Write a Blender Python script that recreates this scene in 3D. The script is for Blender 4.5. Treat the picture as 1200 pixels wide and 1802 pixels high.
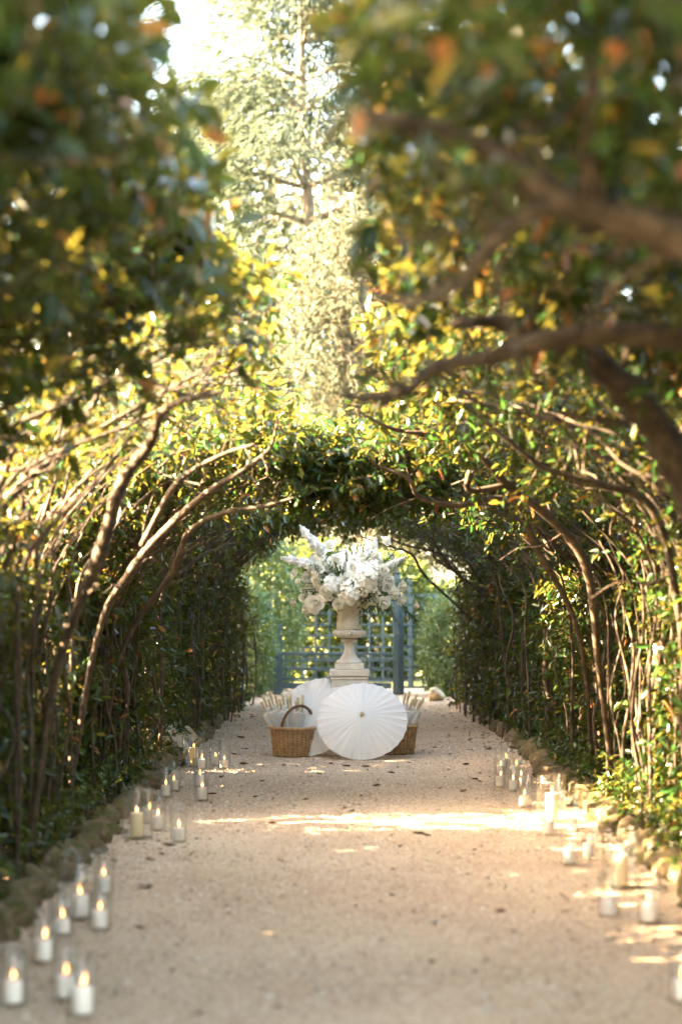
import bpy, math, random
import numpy as np
from mathutils import Vector, Matrix

for _o in list(bpy.data.objects):
    bpy.data.objects.remove(_o, do_unlink=True)
SC = bpy.context.scene
COL = SC.collection
R = math.radians

# ------------------------------------------------------------------ camera
CAM_H = 1.52
cam_d = bpy.data.cameras.new('camera')
cam_d.sensor_fit = 'VERTICAL'
cam_d.sensor_height = 36.0
cam_d.sensor_width = 24.0
cam_d.lens = 70.0
cam_d.clip_start = 0.1
cam_d.clip_end = 3000.0
cam_d.dof.use_dof = True
cam_d.dof.focus_distance = 18.3
cam_d.dof.aperture_fstop = 1.4
cam = bpy.data.objects.new('camera', cam_d)
cam.location = (0, 0, CAM_H)
cam.rotation_euler = (R(90 + 2.353), 0, R(0.18))
COL.objects.link(cam)
SC.camera = cam

# ------------------------------------------------------------------ sky, sun, exposure
SUN_EL, SUN_AZ = 26.0, -97.0          # azimuth clockwise from +Y (down the path)
world = bpy.data.worlds.new('World')
SC.world = world
world.use_nodes = True
wn, wl = world.node_tree.nodes, world.node_tree.links
wn.clear()
w_sky = wn.new('ShaderNodeTexSky')
w_sky.sky_type = 'NISHITA'
w_sky.sun_disc = False
w_sky.sun_elevation = R(SUN_EL)
w_sky.sun_rotation = R(SUN_AZ)
w_sky.dust_density = 3.0
w_tint = wn.new('ShaderNodeMix')
w_tint.data_type = 'RGBA'
w_tint.blend_type = 'MULTIPLY'
w_tint.inputs[0].default_value = 1.0
w_tint.inputs[7].default_value = (1.0, 0.88, 0.72, 1)     # the photograph's warm white balance
w_bg = wn.new('ShaderNodeBackground')
w_bg.inputs['Strength'].default_value = 0.095
w_out = wn.new('ShaderNodeOutputWorld')
wl.new(w_sky.outputs[0], w_tint.inputs[6])
wl.new(w_tint.outputs[2], w_bg.inputs['Color'])
wl.new(w_bg.outputs[0], w_out.inputs['Surface'])

sun_d = bpy.data.lights.new('sun', 'SUN')
sun_d.energy = 5.0
sun_d.angle = R(0.55)
sun_d.color = (1.0, 0.74, 0.46)
sun = bpy.data.objects.new('sun', sun_d)
_sd = Vector((math.sin(R(SUN_AZ)) * math.cos(R(SUN_EL)), math.cos(R(SUN_AZ)) * math.cos(R(SUN_EL)), math.sin(R(SUN_EL))))
sun.rotation_euler = _sd.to_track_quat('Z', 'Y').to_euler()
sun.location = _sd * 40
COL.objects.link(sun)

SC.view_settings.view_transform = 'Standard'
SC.view_settings.look = 'None'
SC.view_settings.gamma = 1.0
SC.view_settings.use_curve_mapping = False
SC.view_settings.exposure = 5.3

SC.render.engine = 'CYCLES'
SC.cycles.use_denoising = True
SC.cycles.max_bounces = 8
SC.cycles.diffuse_bounces = 4
SC.cycles.glossy_bounces = 3
SC.cycles.transmission_bounces = 4
SC.cycles.transparent_max_bounces = 40
SC.cycles.caustics_reflective = False
SC.cycles.caustics_refractive = False
SC.cycles.sample_clamp_indirect = 6.0

# ------------------------------------------------------------------ helpers
FPX = 70.0 / 36.0 * 1802.0


def at(px, py, d):
    """World point at distance d down the path seen at photograph pixel (px, py)."""
    k = FPX / d
    return Vector(((px - 611) / k, d, CAM_H - (py - 1045) / k))


def on_ground(px, py):
    d = CAM_H * FPX / (py - 1045)
    return (px - 611) * d / FPX, d


def tag(o, label=None, cat=None, group=None, kind=None):
    if label: o['label'] = label
    if cat: o['category'] = cat
    if group: o['group'] = group
    if kind: o['kind'] = kind
    return o


def empty(name, loc=(0, 0, 0), label=None, cat=None, group=None):
    o = bpy.data.objects.new(name, None)
    o.location = loc
    o.empty_display_size = 0.1
    COL.objects.link(o)
    return tag(o, label, cat, group)


class MB:
    """Collects vertices and faces for one mesh."""
    def __init__(s):
        s.v, s.f = [], []

    def add(s, v, f):
        n = len(s.v)
        s.v.extend([tuple(p) for p in v])
        s.f.extend([tuple(i + n for i in q) for q in f])
        return s

    def box(s, x0, x1, y0, y1, z0, z1):
        v = [(x0, y0, z0), (x1, y0, z0), (x1, y1, z0), (x0, y1, z0), (x0, y0, z1), (x1, y0, z1), (x1, y1, z1), (x0, y1, z1)]
        f = [(0, 3, 2, 1), (4, 5, 6, 7), (0, 1, 5, 4), (1, 2, 6, 5), (2, 3, 7, 6), (3, 0, 4, 7)]
        return s.add(v, f)

    def tube(s, pts, rad, n=7, cap=True, closed=False):
        P = [Vector(p) for p in pts]
        m = len(P)
        if not hasattr(rad, '__len__'):
            rad = [rad] * m
        v, f = [], []
        up = Vector((0.13, 0.21, 0.97)).normalized()
        prev = None
        for i in range(m):
            if closed:
                t = P[(i + 1) % m] - P[i - 1]
            else:
                t = P[min(i + 1, m - 1)] - P[max(i - 1, 0)]
            if t.length < 1e-9: t = Vector((0, 0, 1))
            t.normalize()
            if prev is None:
                a = t.cross(up)
                if a.length < 0.05: a = t.cross(Vector((1, 0, 0)))
            else:
                a = prev - t * prev.dot(t)
            a.normalize()
            prev = a
            b = t.cross(a)
            for k in range(n):
                w = 2 * math.pi * k / n
                v.append(P[i] + (a * math.cos(w) + b * math.sin(w)) * rad[i])
        for i in range(m if closed else m - 1):
            j = (i + 1) % m
            for k in range(n):
                l = (k + 1) % n
                f.append((i * n + k, i * n + l, j * n + l, j * n + k))
        if cap and not closed:
            f.append(tuple(range(n))[::-1])
            f.append(tuple((m - 1) * n + k for k in range(n)))
        return s.add(v, f)

    def lathe(s, prof, n=32, mod=None):
        v, f = [], []
        for (r, z) in prof:
            for k in range(n):
                w = 2 * math.pi * k / n
                q = r if mod is None else mod(r, z, w)
                v.append((q * math.cos(w), q * math.sin(w), z))
        for i in range(len(prof) - 1):
            for k in range(n):
                l = (k + 1) % n
                f.append((i * n + k, i * n + l, (i + 1) * n + l, (i + 1) * n + k))
        return s.add(v, f)

    def mesh(s, name, mat, smooth=True):
        me = bpy.data.meshes.new(name)
        me.from_pydata(s.v, [], s.f)
        if mat: me.materials.append(mat)
        if smooth:
            me.polygons.foreach_set('use_smooth', [True] * len(me.polygons))
        me.update()
        return me

    def build(s, name, mat, parent=None, smooth=True, loc=None):
        return link(name, s.mesh(name, mat, smooth), parent, loc)


def link(name, me, parent=None, loc=None, rot=None, scale=None):
    o = bpy.data.objects.new(name, me)
    if parent is not None: o.parent = parent
    if loc is not None: o.location = loc
    if rot is not None: o.rotation_euler = rot
    if scale is not None: o.scale = scale if hasattr(scale, '__len__') else (scale,) * 3
    COL.objects.link(o)
    return o


def soften(o, w, seg=2):
    m = o.modifiers.new('soft_edges', 'BEVEL')
    m.width = w
    m.segments = seg
    m.limit_method = 'ANGLE'
    m.angle_limit = R(40)
    return o


def spline(pts, n=6, rad=None):
    """Catmull-Rom through pts; n points per span; radii interpolated alike."""
    P = [Vector(p) for p in pts]
    Q = [P[0] * 2 - P[1]] + P + [P[-1] * 2 - P[-2]]
    out, ro = [], []
    for i in range(len(P) - 1):
        a, b, c, d = Q[i:i + 4]
        for k in range(n):
            t = k / n
            out.append(0.5 * ((2 * b) + (c - a) * t + (2 * a - 5 * b + 4 * c - d) * t * t + (3 * b - a - 3 * c + d) * t ** 3))
            if rad: ro.append(rad[i] * (1 - t) + rad[i + 1] * t)
    out.append(P[-1])
    if rad:
        ro.append(rad[-1])
        return out, ro
    return out


def unit(a):
    return a / np.maximum(np.linalg.norm(a, axis=-1, keepdims=True), 1e-9)


LEAF = np.array([(0, 0, 0), (-.40, .28, .10), (-.36, .66, .10), (0, 1, -.06), (.36, .66, .10), (.40, .28, .10)])


def leaf_mesh(name, pos, dirs, nrm, length, width, tint, mat, template=LEAF):
    """Folded leaves, each six corners and two faces, in one mesh with a 'tint' per leaf."""
    n = len(pos)
    y = unit(dirs)
    x = unit(np.cross(y, nrm))
    z = np.cross(x, y)
    T = template
    L = length[:, None, None]
    W = (length * width)[:, None, None]
    v = pos[:, None, :] + T[None, :, 0:1] * W * x[:, None, :] + T[None, :, 1:2] * L * y[:, None, :] + T[None, :, 2:3] * L * z[:, None, :]
    v = v.reshape(-1, 3).astype(np.float32)
    f = np.array([(0, 3, 2, 1), (0, 5, 4, 3)])
    idx = (np.arange(n)[:, None, None] * 6 + f[None]).reshape(-1).astype(np.int32)
    me = bpy.data.meshes.new(name)
    me.vertices.add(n * 6)
    me.vertices.foreach_set('co', v.ravel())
    me.loops.add(n * 8)
    me.loops.foreach_set('vertex_index', idx)
    me.polygons.add(n * 2)
    me.polygons.foreach_set('loop_start', np.arange(0, n * 8, 4, dtype=np.int32))
    me.update(calc_edges=True)
    at_ = me.attributes.new('tint', 'FLOAT', 'POINT')
    at_.data.foreach_set('value', np.repeat(tint, 6).astype(np.float32))
    me.materials.append(mat)
    return me


# ------------------------------------------------------------------ materials
def new_mat(name):
    m = bpy.data.materials.new(name)
    m.use_nodes = True
    nt = m.node_tree
    b = nt.nodes['Principled BSDF']
    return m, nt, b


def noise(nt, scale, detail=4, rough=0.6, coord='Object', dist=0.0):
    tc = nt.nodes.new('ShaderNodeTexCoord')
    n = nt.nodes.new('ShaderNodeTexNoise')
    n.inputs['Scale'].default_value = scale
    n.inputs['Detail'].default_value = detail
    n.inputs['Roughness'].default_value = rough
    n.inputs['Distortion'].default_value = dist
    nt.links.new(tc.outputs[coord], n.inputs['Vector'])
    return n


def ramp(nt, fac, stops):
    r = nt.nodes.new('ShaderNodeValToRGB')
    e = r.color_ramp.elements
    while len(e) < len(stops): e.new(0.5)
    for i, (p, c) in enumerate(stops):
        e[i].position = p
        e[i].color = (*c, 1)
    nt.links.new(fac, r.inputs[0])
    return r


def bump(nt, b, height, strength, dist):
    n = nt.nodes.new('ShaderNodeBump')
    n.inputs['Strength'].default_value = strength
    n.inputs['Distance'].default_value = dist
    nt.links.new(height, n.inputs['Height'])
    nt.links.new(n.outputs[0], b.inputs['Normal'])
    return n


def mixc(nt, fac, a, b_, mode='MIX'):
    m = nt.nodes.new('ShaderNodeMix')
    m.data_type = 'RGBA'
    m.blend_type = mode
    for s, i in ((fac, 0), (a, 6), (b_, 7)):
        if hasattr(s, 'is_output'): nt.links.new(s, m.inputs[i])
        else: m.inputs[i].default_value = s if i == 0 else (*s, 1)
    return m.outputs[2]


def simple(name, stops, scale=8.0, rough=0.7, bs=0.3, bd=0.01, spec=0.4, detail=6):
    m, nt, b = new_mat(name)
    n = noise(nt, scale, detail)
    r = ramp(nt, n.outputs[0], stops)
    nt.links.new(r.outputs[0], b.inputs['Base Color'])
    b.inputs['Roughness'].default_value = rough
    b.inputs['Specular IOR Level'].default_value = spec
    if bs: bump(nt, b, n.outputs[0], bs, bd)
    return m


def leaf_mat(name, stops, rough=0.30, trans=0.34, tcol=(0.42, 0.50, 0.07), spec=0.5):
    """Leaf with the light coming through it; colour per leaf from the mesh's tint."""
    m, nt, b = new_mat(name)
    a = nt.nodes.new('ShaderNodeAttribute')
    a.attribute_name = 'tint'
    r = ramp(nt, a.outputs['Fac'], stops)
    n = noise(nt, 45, 2)
    c = mixc(nt, 0.25, r.outputs[0], n.outputs[0], 'OVERLAY')
    nt.links.new(c, b.inputs['Base Color'])
    b.inputs['Roughness'].default_value = rough
    b.inputs['Specular IOR Level'].default_value = spec
    t = nt.nodes.new('ShaderNodeBsdfTranslucent')
    tc = mixc(nt, 0.5, r.outputs[0], tcol)
    nt.links.new(tc, t.inputs['Color'])
    mx = nt.nodes.new('ShaderNodeMixShader')
    mx.inputs[0].default_value = trans
    nt.links.new(b.outputs[0], mx.inputs[1])
    nt.links.new(t.outputs[0], mx.inputs[2])
    nt.links.new(mx.outputs[0], nt.nodes['Material Output'].inputs['Surface'])
    return m


M = {}
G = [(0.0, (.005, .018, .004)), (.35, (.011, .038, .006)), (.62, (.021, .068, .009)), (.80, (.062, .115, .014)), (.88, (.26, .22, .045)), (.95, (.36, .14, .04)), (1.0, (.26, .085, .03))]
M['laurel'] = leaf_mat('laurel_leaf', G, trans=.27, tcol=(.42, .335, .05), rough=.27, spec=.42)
M['flank'] = leaf_mat('pale_shrub_leaf', [(0, (.045, .08, .035)), (.5, (.09, .145, .06)), (1, (.20, .25, .11))], trans=.25, rough=.4)
M['wild'] = leaf_mat('sunny_shrub_leaf', [(0, (.022, .045, .013)), (.5, (.055, .08, .024)), (.8, (.12, .12, .035)), (1, (.22, .11, .04))], trans=.4, rough=.5)
M['pale_tree'] = leaf_mat('pale_tree_leaf', [(0, (.045, .06, .038)), (.5, (.075, .085, .056)), (.85, (.105, .10, .07)), (1, (.15, .085, .055))], trans=.3, rough=.75, spec=.15, tcol=(.24, .23, .15))
M['cedar'] = leaf_mat('cedar_needle', [(0, (.05, .068, .055)), (.5, (.08, .105, .082)), (1, (.125, .15, .11))], trans=.3, rough=.75, spec=.15, tcol=(.16, .20, .12))
M['ruscus'] = leaf_mat('ruscus_leaf', [(0, (.018, .040, .016)), (.6, (.035, .07, .022)), (1, (.08, .12, .03))], trans=.25)
M['dry_leaf'] = simple('dry_leaf', [(.3, (.10, .045, .02)), (.7, (.22, .10, .045))], 20, .7, .2, .004)
M['pale_leaf'] = simple('pale_fallen_leaf', [(.3, (.35, .34, .26)), (.7, (.5, .48, .38))], 20, .6, .2, .004)


def bark_mat(name, a, b2, c):
    m, nt, b = new_mat(name)
    n = noise(nt, 14, 6, .65)
    n2 = noise(nt, 70, 3, .6)
    r = ramp(nt, n.outputs[0], [(.3, a), (.52, b2), (.72, c)])
    col = mixc(nt, .35, r.outputs[0], n2.outputs[0], 'OVERLAY')
    nt.links.new(col, b.inputs['Base Color'])
    b.inputs['Roughness'].default_value = .8
    b.inputs['Specular IOR Level'].default_value = .25
    bump(nt, b, n2.outputs[0], .5, .01)
    return m


M['bark'] = bark_mat('laurel_bark', (.022, .017, .012), (.060, .043, .029), (.135, .098, .068))
M['bark_dark'] = bark_mat('conifer_bark', (.10, .08, .065), (.18, .15, .125), (.27, .23, .20))

# gravel path
m, nt, b = new_mat('gravel')
n1 = noise(nt, .55, 5, .6)
n2 = noise(nt, 38, 5, .7)
v1 = nt.nodes.new('ShaderNodeTexVoronoi')
v1.inputs['Scale'].default_value = 85
tcg = nt.nodes.new('ShaderNodeTexCoord')
nt.links.new(tcg.outputs['Object'], v1.inputs['Vector'])
base = ramp(nt, n1.outputs[0], [(.3, (.43, .305, .20)), (.55, (.545, .40, .27)), (.75, (.62, .475, .33))])
grain = ramp(nt, n2.outputs[0], [(.28, (.16, .11, .07)), (.5, (.5, .5, .5)), (.78, (.86, .82, .76))])
c1 = mixc(nt, .55, base.outputs[0], grain.outputs[0], 'OVERLAY')
peb = ramp(nt, v1.outputs['Color'], [(0, (.3, .3, .3)), (1, (.72, .70, .68))])
c2 = mixc(nt, .6, c1, peb.outputs[0], 'OVERLAY')
nt.links.new(c2, b.inputs['Base Color'])
b.inputs['Roughness'].default_value = .9
b.inputs['Specular IOR Level'].default_value = .2
hm = nt.nodes.new('ShaderNodeMath')
hm.operation = 'SUBTRACT'
nt.links.new(n2.outputs[0], hm.inputs[0])
nt.links.new(v1.outputs['Distance'], hm.inputs[1])
bump(nt, b, hm.outputs[0], .8, .012)
M['gravel'] = m

M['earth'] = simple('earth', [(.3, (.10, .065, .04)), (.55, (.19, .135, .08)), (.75, (.30, .22, .13))], 3.0, .95, .8, .03, .15, 10)
M['lawn'] = simple('dry_lawn', [(.3, (.10, .12, .035)), (.55, (.20, .20, .07)), (.75, (.34, .29, .13))], .5, .95, .6, .05, .15, 10)


def rock_mat(name, stops, moss=.55):
    m, nt, b = new_mat(name)
    n = noise(nt, 6, 8, .65)
    nb = noise(nt, 26, 6, .7)
    r = ramp(nt, n.outputs[0], stops)
    mo = noise(nt, 3.2, 4, .6, 'Generated')
    mr = ramp(nt, mo.outputs[0], [(moss, (0, 0, 0)), (moss + .12, (1, 1, 1))])
    c = mixc(nt, mr.outputs[0], r.outputs[0], (.10, .105, .028))
    c = mixc(nt, .4, c, nb.outputs[0], 'OVERLAY')
    nt.links.new(c, b.inputs['Base Color'])
    b.inputs['Roughness'].default_value = .92
    b.inputs['Specular IOR Level'].default_value = .2
    bump(nt, b, nb.outputs[0], .8, .03)
    return m


M['stone'] = rock_mat('ochre_stone', [(.3, (.09, .06, .035)), (.5, (.18, .125, .07)), (.7, (.29, .21, .13))], .47)
M['boulder'] = rock_mat('pale_boulder', [(.3, (.30, .22, .13)), (.5, (.48, .38, .25)), (.7, (.58, .49, .36))], .72)

# weathered cast stone of urn and pedestal
m, nt, b = new_mat('cast_stone')
n1 = noise(nt, 5, 7, .65)
n2 = noise(nt, 60, 4, .6)
r = ramp(nt, n1.outputs[0], [(.28, (.38, .325, .25)), (.45, (.60, .545, .455)), (.65, (.72, .675, .60))])
c = mixc(nt, .3, r.outputs[0], n2.outputs[0], 'OVERLAY')
nt.links.new(c, b.inputs['Base Color'])
b.inputs['Roughness'].default_value = .85
b.inputs['Specular IOR Level'].default_value = .25
bump(nt, b, n2.outputs[0], .25, .004)
M['cast'] = m


def paper(name, col, trans=.35):
    m, nt, b = new_mat(name)
    n = noise(nt, 120, 3, .6)
    c = mixc(nt, .06, col, n.outputs[0], 'OVERLAY')
    nt.links.new(c, b.inputs['Base Color'])
    b.inputs['Roughness'].default_value = .75
    b.inputs['Specular IOR Level'].default_value = .25
    bump(nt, b, n.outputs[0], .15, .002)
    t = nt.nodes.new('ShaderNodeBsdfTranslucent')
    t.inputs['Color'].default_value = (*col, 1)
    mx = nt.nodes.new('ShaderNodeMixShader')
    mx.inputs[0].default_value = trans
    nt.links.new(b.outputs[0], mx.inputs[1])
    nt.links.new(t.outputs[0], mx.inputs[2])
    nt.links.new(mx.outputs[0], nt.nodes['Material Output'].inputs['Surface'])
    return m


M['paper'] = paper('white_paper', (.82, .815, .80), .3)
M['petal'] = paper('white_petal', (.87, .83, .72), .25)
M['petal_cream'] = paper('cream_petal', (.84, .76, .58), .25)
M['petal_cool'] = paper('cool_white_petal', (.86, .83, .76), .25)
M['bamboo'] = simple('pale_wood', [(.3, (.50, .40, .25)), (.6, (.66, .56, .38)), (.8, (.74, .65, .48))], 30, .5, .1, .002)
M['wicker'] = simple('brown_wicker', [(.3, (.24, .135, .06)), (.5, (.40, .25, .12)), (.72, (.55, .38, .20))], 22, .55, .2, .003)
M['wicker_dark'] = simple('dark_wicker', [(.3, (.10, .045, .02)), (.55, (.18, .088, .042)), (.75, (.27, .15, .07))], 30, .5, .2, .003)
M['teal'] = simple('teal_paint', [(.3, (.05, .078, .085)), (.55, (.072, .105, .112)), (.75, (.105, .145, .15))], 5, .55, .15, .003)
M['stem_green'] = simple('green_stem', [(.3, (.05, .09, .025)), (.7, (.10, .16, .05))], 30, .6, 0)
M['wick'] = simple('wick', [(.3, (.02, .016, .012)), (.7, (.05, .04, .03))], 60, .9, 0)


def wax_mat(name, col):
    m, nt, b = new_mat(name)
    n = noise(nt, 25, 3)
    c = mixc(nt, .1, col, n.outputs[0], 'OVERLAY')
    nt.links.new(c, b.inputs['Base Color'])
    b.inputs['Roughness'].default_value = .5
    b.inputs['Subsurface Weight'].default_value = .25
    b.inputs['Subsurface Radius'].default_value = (.03, .02, .012)
    b.inputs['Subsurface Scale'].default_value = .5
    return m


M['wax'] = wax_mat('white_wax', (.86, .78, .72))
M['wax_ivory'] = wax_mat('ivory_wax', (.84, .69, .45))

m, nt, b = new_mat('clear_glass')
nt.nodes.remove(b)
tr = nt.nodes.new('ShaderNodeBsdfTransparent')
tr.inputs['Color'].default_value = (.985, .99, .985, 1)
gl = nt.nodes.new('ShaderNodeBsdfGlossy')
gl.inputs['Roughness'].default_value = .03
lw = nt.nodes.new('ShaderNodeLayerWeight')
lw.inputs['Blend'].default_value = .5
pw = nt.nodes.new('ShaderNodeMath')
pw.operation = 'POWER'
pw.inputs[1].default_value = 4.5
nt.links.new(lw.outputs['Facing'], pw.inputs[0])
fr = nt.nodes.new('ShaderNodeMapRange')
fr.inputs['To Min'].default_value = .035
fr.inputs['To Max'].default_value = 1.0
nt.links.new(pw.outputs[0], fr.inputs['Value'])
mx = nt.nodes.new('ShaderNodeMixShader')
nt.links.new(fr.outputs[0], mx.inputs[0])
nt.links.new(tr.outputs[0], mx.inputs[1])
nt.links.new(gl.outputs[0], mx.inputs[2])
nt.links.new(mx.outputs[0], nt.nodes['Material Output'].inputs['Surface'])
M['glass'] = m

m, nt, b = new_mat('flame')
nt.nodes.remove(b)
em = nt.nodes.new('ShaderNodeEmission')
tc = nt.nodes.new('ShaderNodeTexCoord')
sx = nt.nodes.new('ShaderNodeSeparateXYZ')
nt.links.new(tc.outputs['Generated'], sx.inputs[0])
r = ramp(nt, sx.outputs['Z'], [(0, (1.0, .28, .05)), (.35, (1.0, .55, .18)), (1, (1.0, .26, .03))])
nt.links.new(r.outputs[0], em.inputs['Color'])
em.inputs['Strength'].default_value = 0.22
nt.links.new(em.outputs[0], nt.nodes['Material Output'].inputs['Surface'])
M['flame'] = m

rng = np.random.default_rng(7)
rnd = random.Random(11)

# ------------------------------------------------------------------ ground
g = MB()
N = 48
g.v = [(0, 60, 0)] + [(rr * math.cos(2 * math.pi * k / N), 60 + rr * math.sin(2 * math.pi * k / N), 0) for rr in (60, 900) for k in range(N)]
g.f = [(0, 1 + k, 1 + (k + 1) % N) for k in range(N)] + [(1 + k, 1 + N + k, 1 + N + (k + 1) % N, 1 + (k + 1) % N) for k in range(N)]
tag(g.build('ground', M['lawn'], smooth=False), kind='structure')

PXL, PXR = -1.47, 1.62            # the path's edges
g = MB().add([(-5.2, -4, .004), (5.2, -4, .004), (5.2, 31, .004), (-5.2, 31, .004)], [(0, 1, 2, 3)])
tag(g.build('earth_bed', M['earth'], smooth=False), kind='structure')

g = MB()
nx, ny = 26, 260
for j in range(ny + 1):
    y = -6 + 38 * j / ny
    for i in range(nx + 1):
        u = i / nx
        wob = .05 * math.sin(y * 2.1) + .03 * math.sin(y * 5.3 + 1)
        x = (PXL - .08 + wob) * (1 - u) + (PXR + .08 + wob * .7) * u
        z = .010 + .0035 * math.sin(x * 5.1 + y * 1.7) * math.sin(y * 2.9 - x * 2) + rnd.uniform(-.0015, .0015)
        g.v.append((x, y, z))
for j in range(ny):
    for i in range(nx):
        a = j * (nx + 1) + i
        g.f.append((a, a + 1, a + nx + 2, a + nx + 1))
tag(g.build('path', M['gravel']), kind='structure')
PZ = .011

# ------------------------------------------------------------------ stone edging
def rock(seed, sub=2, rough=.22):
    import bmesh
    r_ = random.Random(seed)
    bm = bmesh.new()
    bmesh.ops.create_icosphere(bm, subdivisions=sub, radius=.5)
    cuts = [(Vector((r_.gauss(0, 1), r_.gauss(0, 1), r_.gauss(0, 1))).normalized(), r_.uniform(.24, .44)) for _ in range(11)]
    ph = [r_.uniform(0, 6) for _ in range(6)]
    for v in bm.verts:
        p = v.co
        for nrm, d in cuts:
            e = p.dot(nrm) - d
            if e > 0: p = p - nrm * e * .96
        k = 1 + rough * (.5 * math.sin(p.x * 9 + ph[0]) * math.sin(p.y * 8 + ph[1]) + .5 * math.sin(p.z * 11 + ph[2]) * math.sin(p.x * 6 + ph[3]))
        v.co = p * k + Vector((r_.gauss(0, .012), r_.gauss(0, .012), r_.gauss(0, .012)))
    me = bpy.data.meshes.new('stone')
    bm.to_mesh(me)
    bm.free()
    me.polygons.foreach_set('use_smooth', [True] * len(me.polygons))
    me.materials.append(M['stone'])
    return me


ROCKS = [rock(s) for s in range(9)]
for side, lab in ((-1, 'row of mossy ochre stones edging the left side of the gravel path'), (1, 'row of rough ochre stones edging the right side of the gravel path')):
    e = empty('stone_edging', (side * 1.6, 18, 0), lab, 'stone edging')
    y = 6.0
    while y < 29.0:
        ln = rnd.uniform(.18, .36)
        h = rnd.uniform(.16, .28) * (1.0 if y < 17 else 1.08)
        x = (PXL - .10 if side < 0 else PXR + .10) + rnd.uniform(-.05, .06)
        o = link('stone', rnd.choice(ROCKS), e, (x - side * 1.6, y + ln / 2 - 18, h * .16), (rnd.uniform(-.2, .2), rnd.uniform(-.2, .2), rnd.uniform(-.3, .3) + (math.pi if rnd.random() < .5 else 0)), (rnd.uniform(.20, .30), ln * 1.1, h * rnd.uniform(.8, 1.15)))
        y += ln * .86
BIG = rock(77, 3)
BIG.materials.clear()
BIG.materials.append(M['boulder'])
for (px, py, s, lab) in ((288, 1335, (.5, .55, .42), 'large pale boulder beside the tall candle vase on the left edging'),
                         (322, 1322, (.42, .42, .36), 'smaller pale boulder behind the large one on the left edging'),
                         (765, 1234, (.36, .3, .26), 'ochre boulder at the tunnel exit near the blue trellis'),
                         (408, 1243, (.42, .4, .34), 'low brown boulder at the tunnel exit beside the left shrub')):
    x, d = on_ground(px, py)
    o = link('boulder', BIG, None, (x, d, s[2] * .28), (rnd.uniform(-.2, .2), 0, rnd.uniform(0, 6)), s)
    tag(o, lab, 'boulder', 'boulders along the path')

# ------------------------------------------------------------------ arching laurel tunnel
def smooth01(a, b, x):
    t = min(max((x - a) / (b - a), 0), 1)
    return t * t * (3 - 2 * t)


def shape(side, d):
    """Wall x, springing height, crown height and the end of the roof at distance d."""
    far = smooth01(14, 18, d)
    if side < 0:
        xw = -1.86 + .16 * far + .25 * smooth01(17, 26, d)
        xe = -.50 + .22 * smooth01(7, 12.5, d) + .40 * smooth01(14.3, 15.4, d)
    else:
        xw = 2.02 - .14 * far - .32 * smooth01(17, 26, d)
        xe = .0 + .16 * smooth01(5, 9, d) - .28 * smooth01(14.3, 15.4, d)
    zc = 2.62 - .10 * far - .10 * smooth01(19, 26, d) - .18 * smooth01(12.8, 14.6, d) * (1 - smooth01(18.5, 21, d))
    return xw, 1.42, zc, xe


def prof(side, d, s):
    """Point and outward normal on the tunnel's inside at parameter s (0 foot of wall, 1 roof end)."""
    xw, zs, zc, xe = shape(side, d)
    a = .36
    if s < a:
        return Vector((xw, d, zs * s / a)), Vector((side, 0, 0))
    pm = math.acos(max(-1, min(1, xe / xw)))
    ph = (s - a) / (1 - a) * pm
    return Vector((xw * math.cos(ph), d, zs + (zc - zs) * math.sin(ph))), Vector((side * math.cos(ph), 0, math.sin(ph)))


def twig_leaves(base, dirv, length, n, out):
    """n leaves set alternately along a twig (vectorised over twigs)."""
    t = len(base)
    k = (np.arange(n) + .6) / n
    jit = rng.uniform(-.05, .05, (t, n))
    p = base[:, None] + dirv[:, None] * (length[:, None] * (k[None] + jit))[..., None]
    side = rng.normal(size=(t, n, 3))
    side -= (side * dirv[:, None]).sum(-1, keepdims=True) * dirv[:, None]
    side = unit(side)
    ld = unit(dirv[:, None] * rng.uniform(.25, .9, (t, n, 1)) + side + np.array([0, 0, -.28]))
    nn = unit(rng.normal(size=(t, n, 3)) * .55 + np.array([0, 0, .75]) + out[:, None] * .35)
    return p.reshape(-1, 3), ld.reshape(-1, 3), nn.reshape(-1, 3)


def crown_for(side, d0, d1, n_wall, n_roof, thin=None, leaf=(.075, .125)):
    """Twig bases and leaves of one tree: inner face, outer face and roof of its bay."""
    B, D, L, O, S = [], [], [], [], []

    def put(s, o, d, rr=1.0):
        p, nrm = prof(side, d, s)
        q = p + nrm * o
        dv = nrm * rng.uniform(-.5, .7) + Vector(rng.normal(size=3)) * .6 + Vector((0, 0, .25))
        dv.normalize()
        if q.z < .12: return
        if thin and not thin(q, s): return
        if 16.2 < q.y < 19.6 and abs(q.x) < .62 + .1 * math.sin(q.y * 5): return  # unseen roof opening added over the urn to let sky light in
        B.append(q); D.append(dv); L.append(rng.uniform(.14, .34) * rr); O.append(nrm)
        # leaves on the outer side are enlarged to block leaking light, except where the left row is thin
        S.append(1 + (.75 if d > 14.2 or s < .42 else .15) * smooth01(.38, .6, o))
    for _ in range(n_wall):
        d = rng.uniform(d0, d1)
        s = rng.uniform(.02, .42)
        inner = rng.random() < (.55 if d > 16 else .26)
        o = rng.uniform(.0, .26) if inner else rng.uniform(.30, .95)
        put(s, o, d)
    for _ in range(n_roof):
        d = rng.uniform(d0, d1)
        s = rng.uniform(.38, 1.0)
        o = (rng.uniform(.10, 1) ** .75 * .72) * (1 - .62 * smooth01(11.0, 13.6, d) * smooth01(.55, .8, s)) + .05
        if rng.random() < .05: o = rng.uniform(-.06, .14)
        put(s, o, d)
    return [np.array([list(x) if hasattr(x, '__len__') else x for x in q]) for q in (B, D, L, O, S)]


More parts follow.
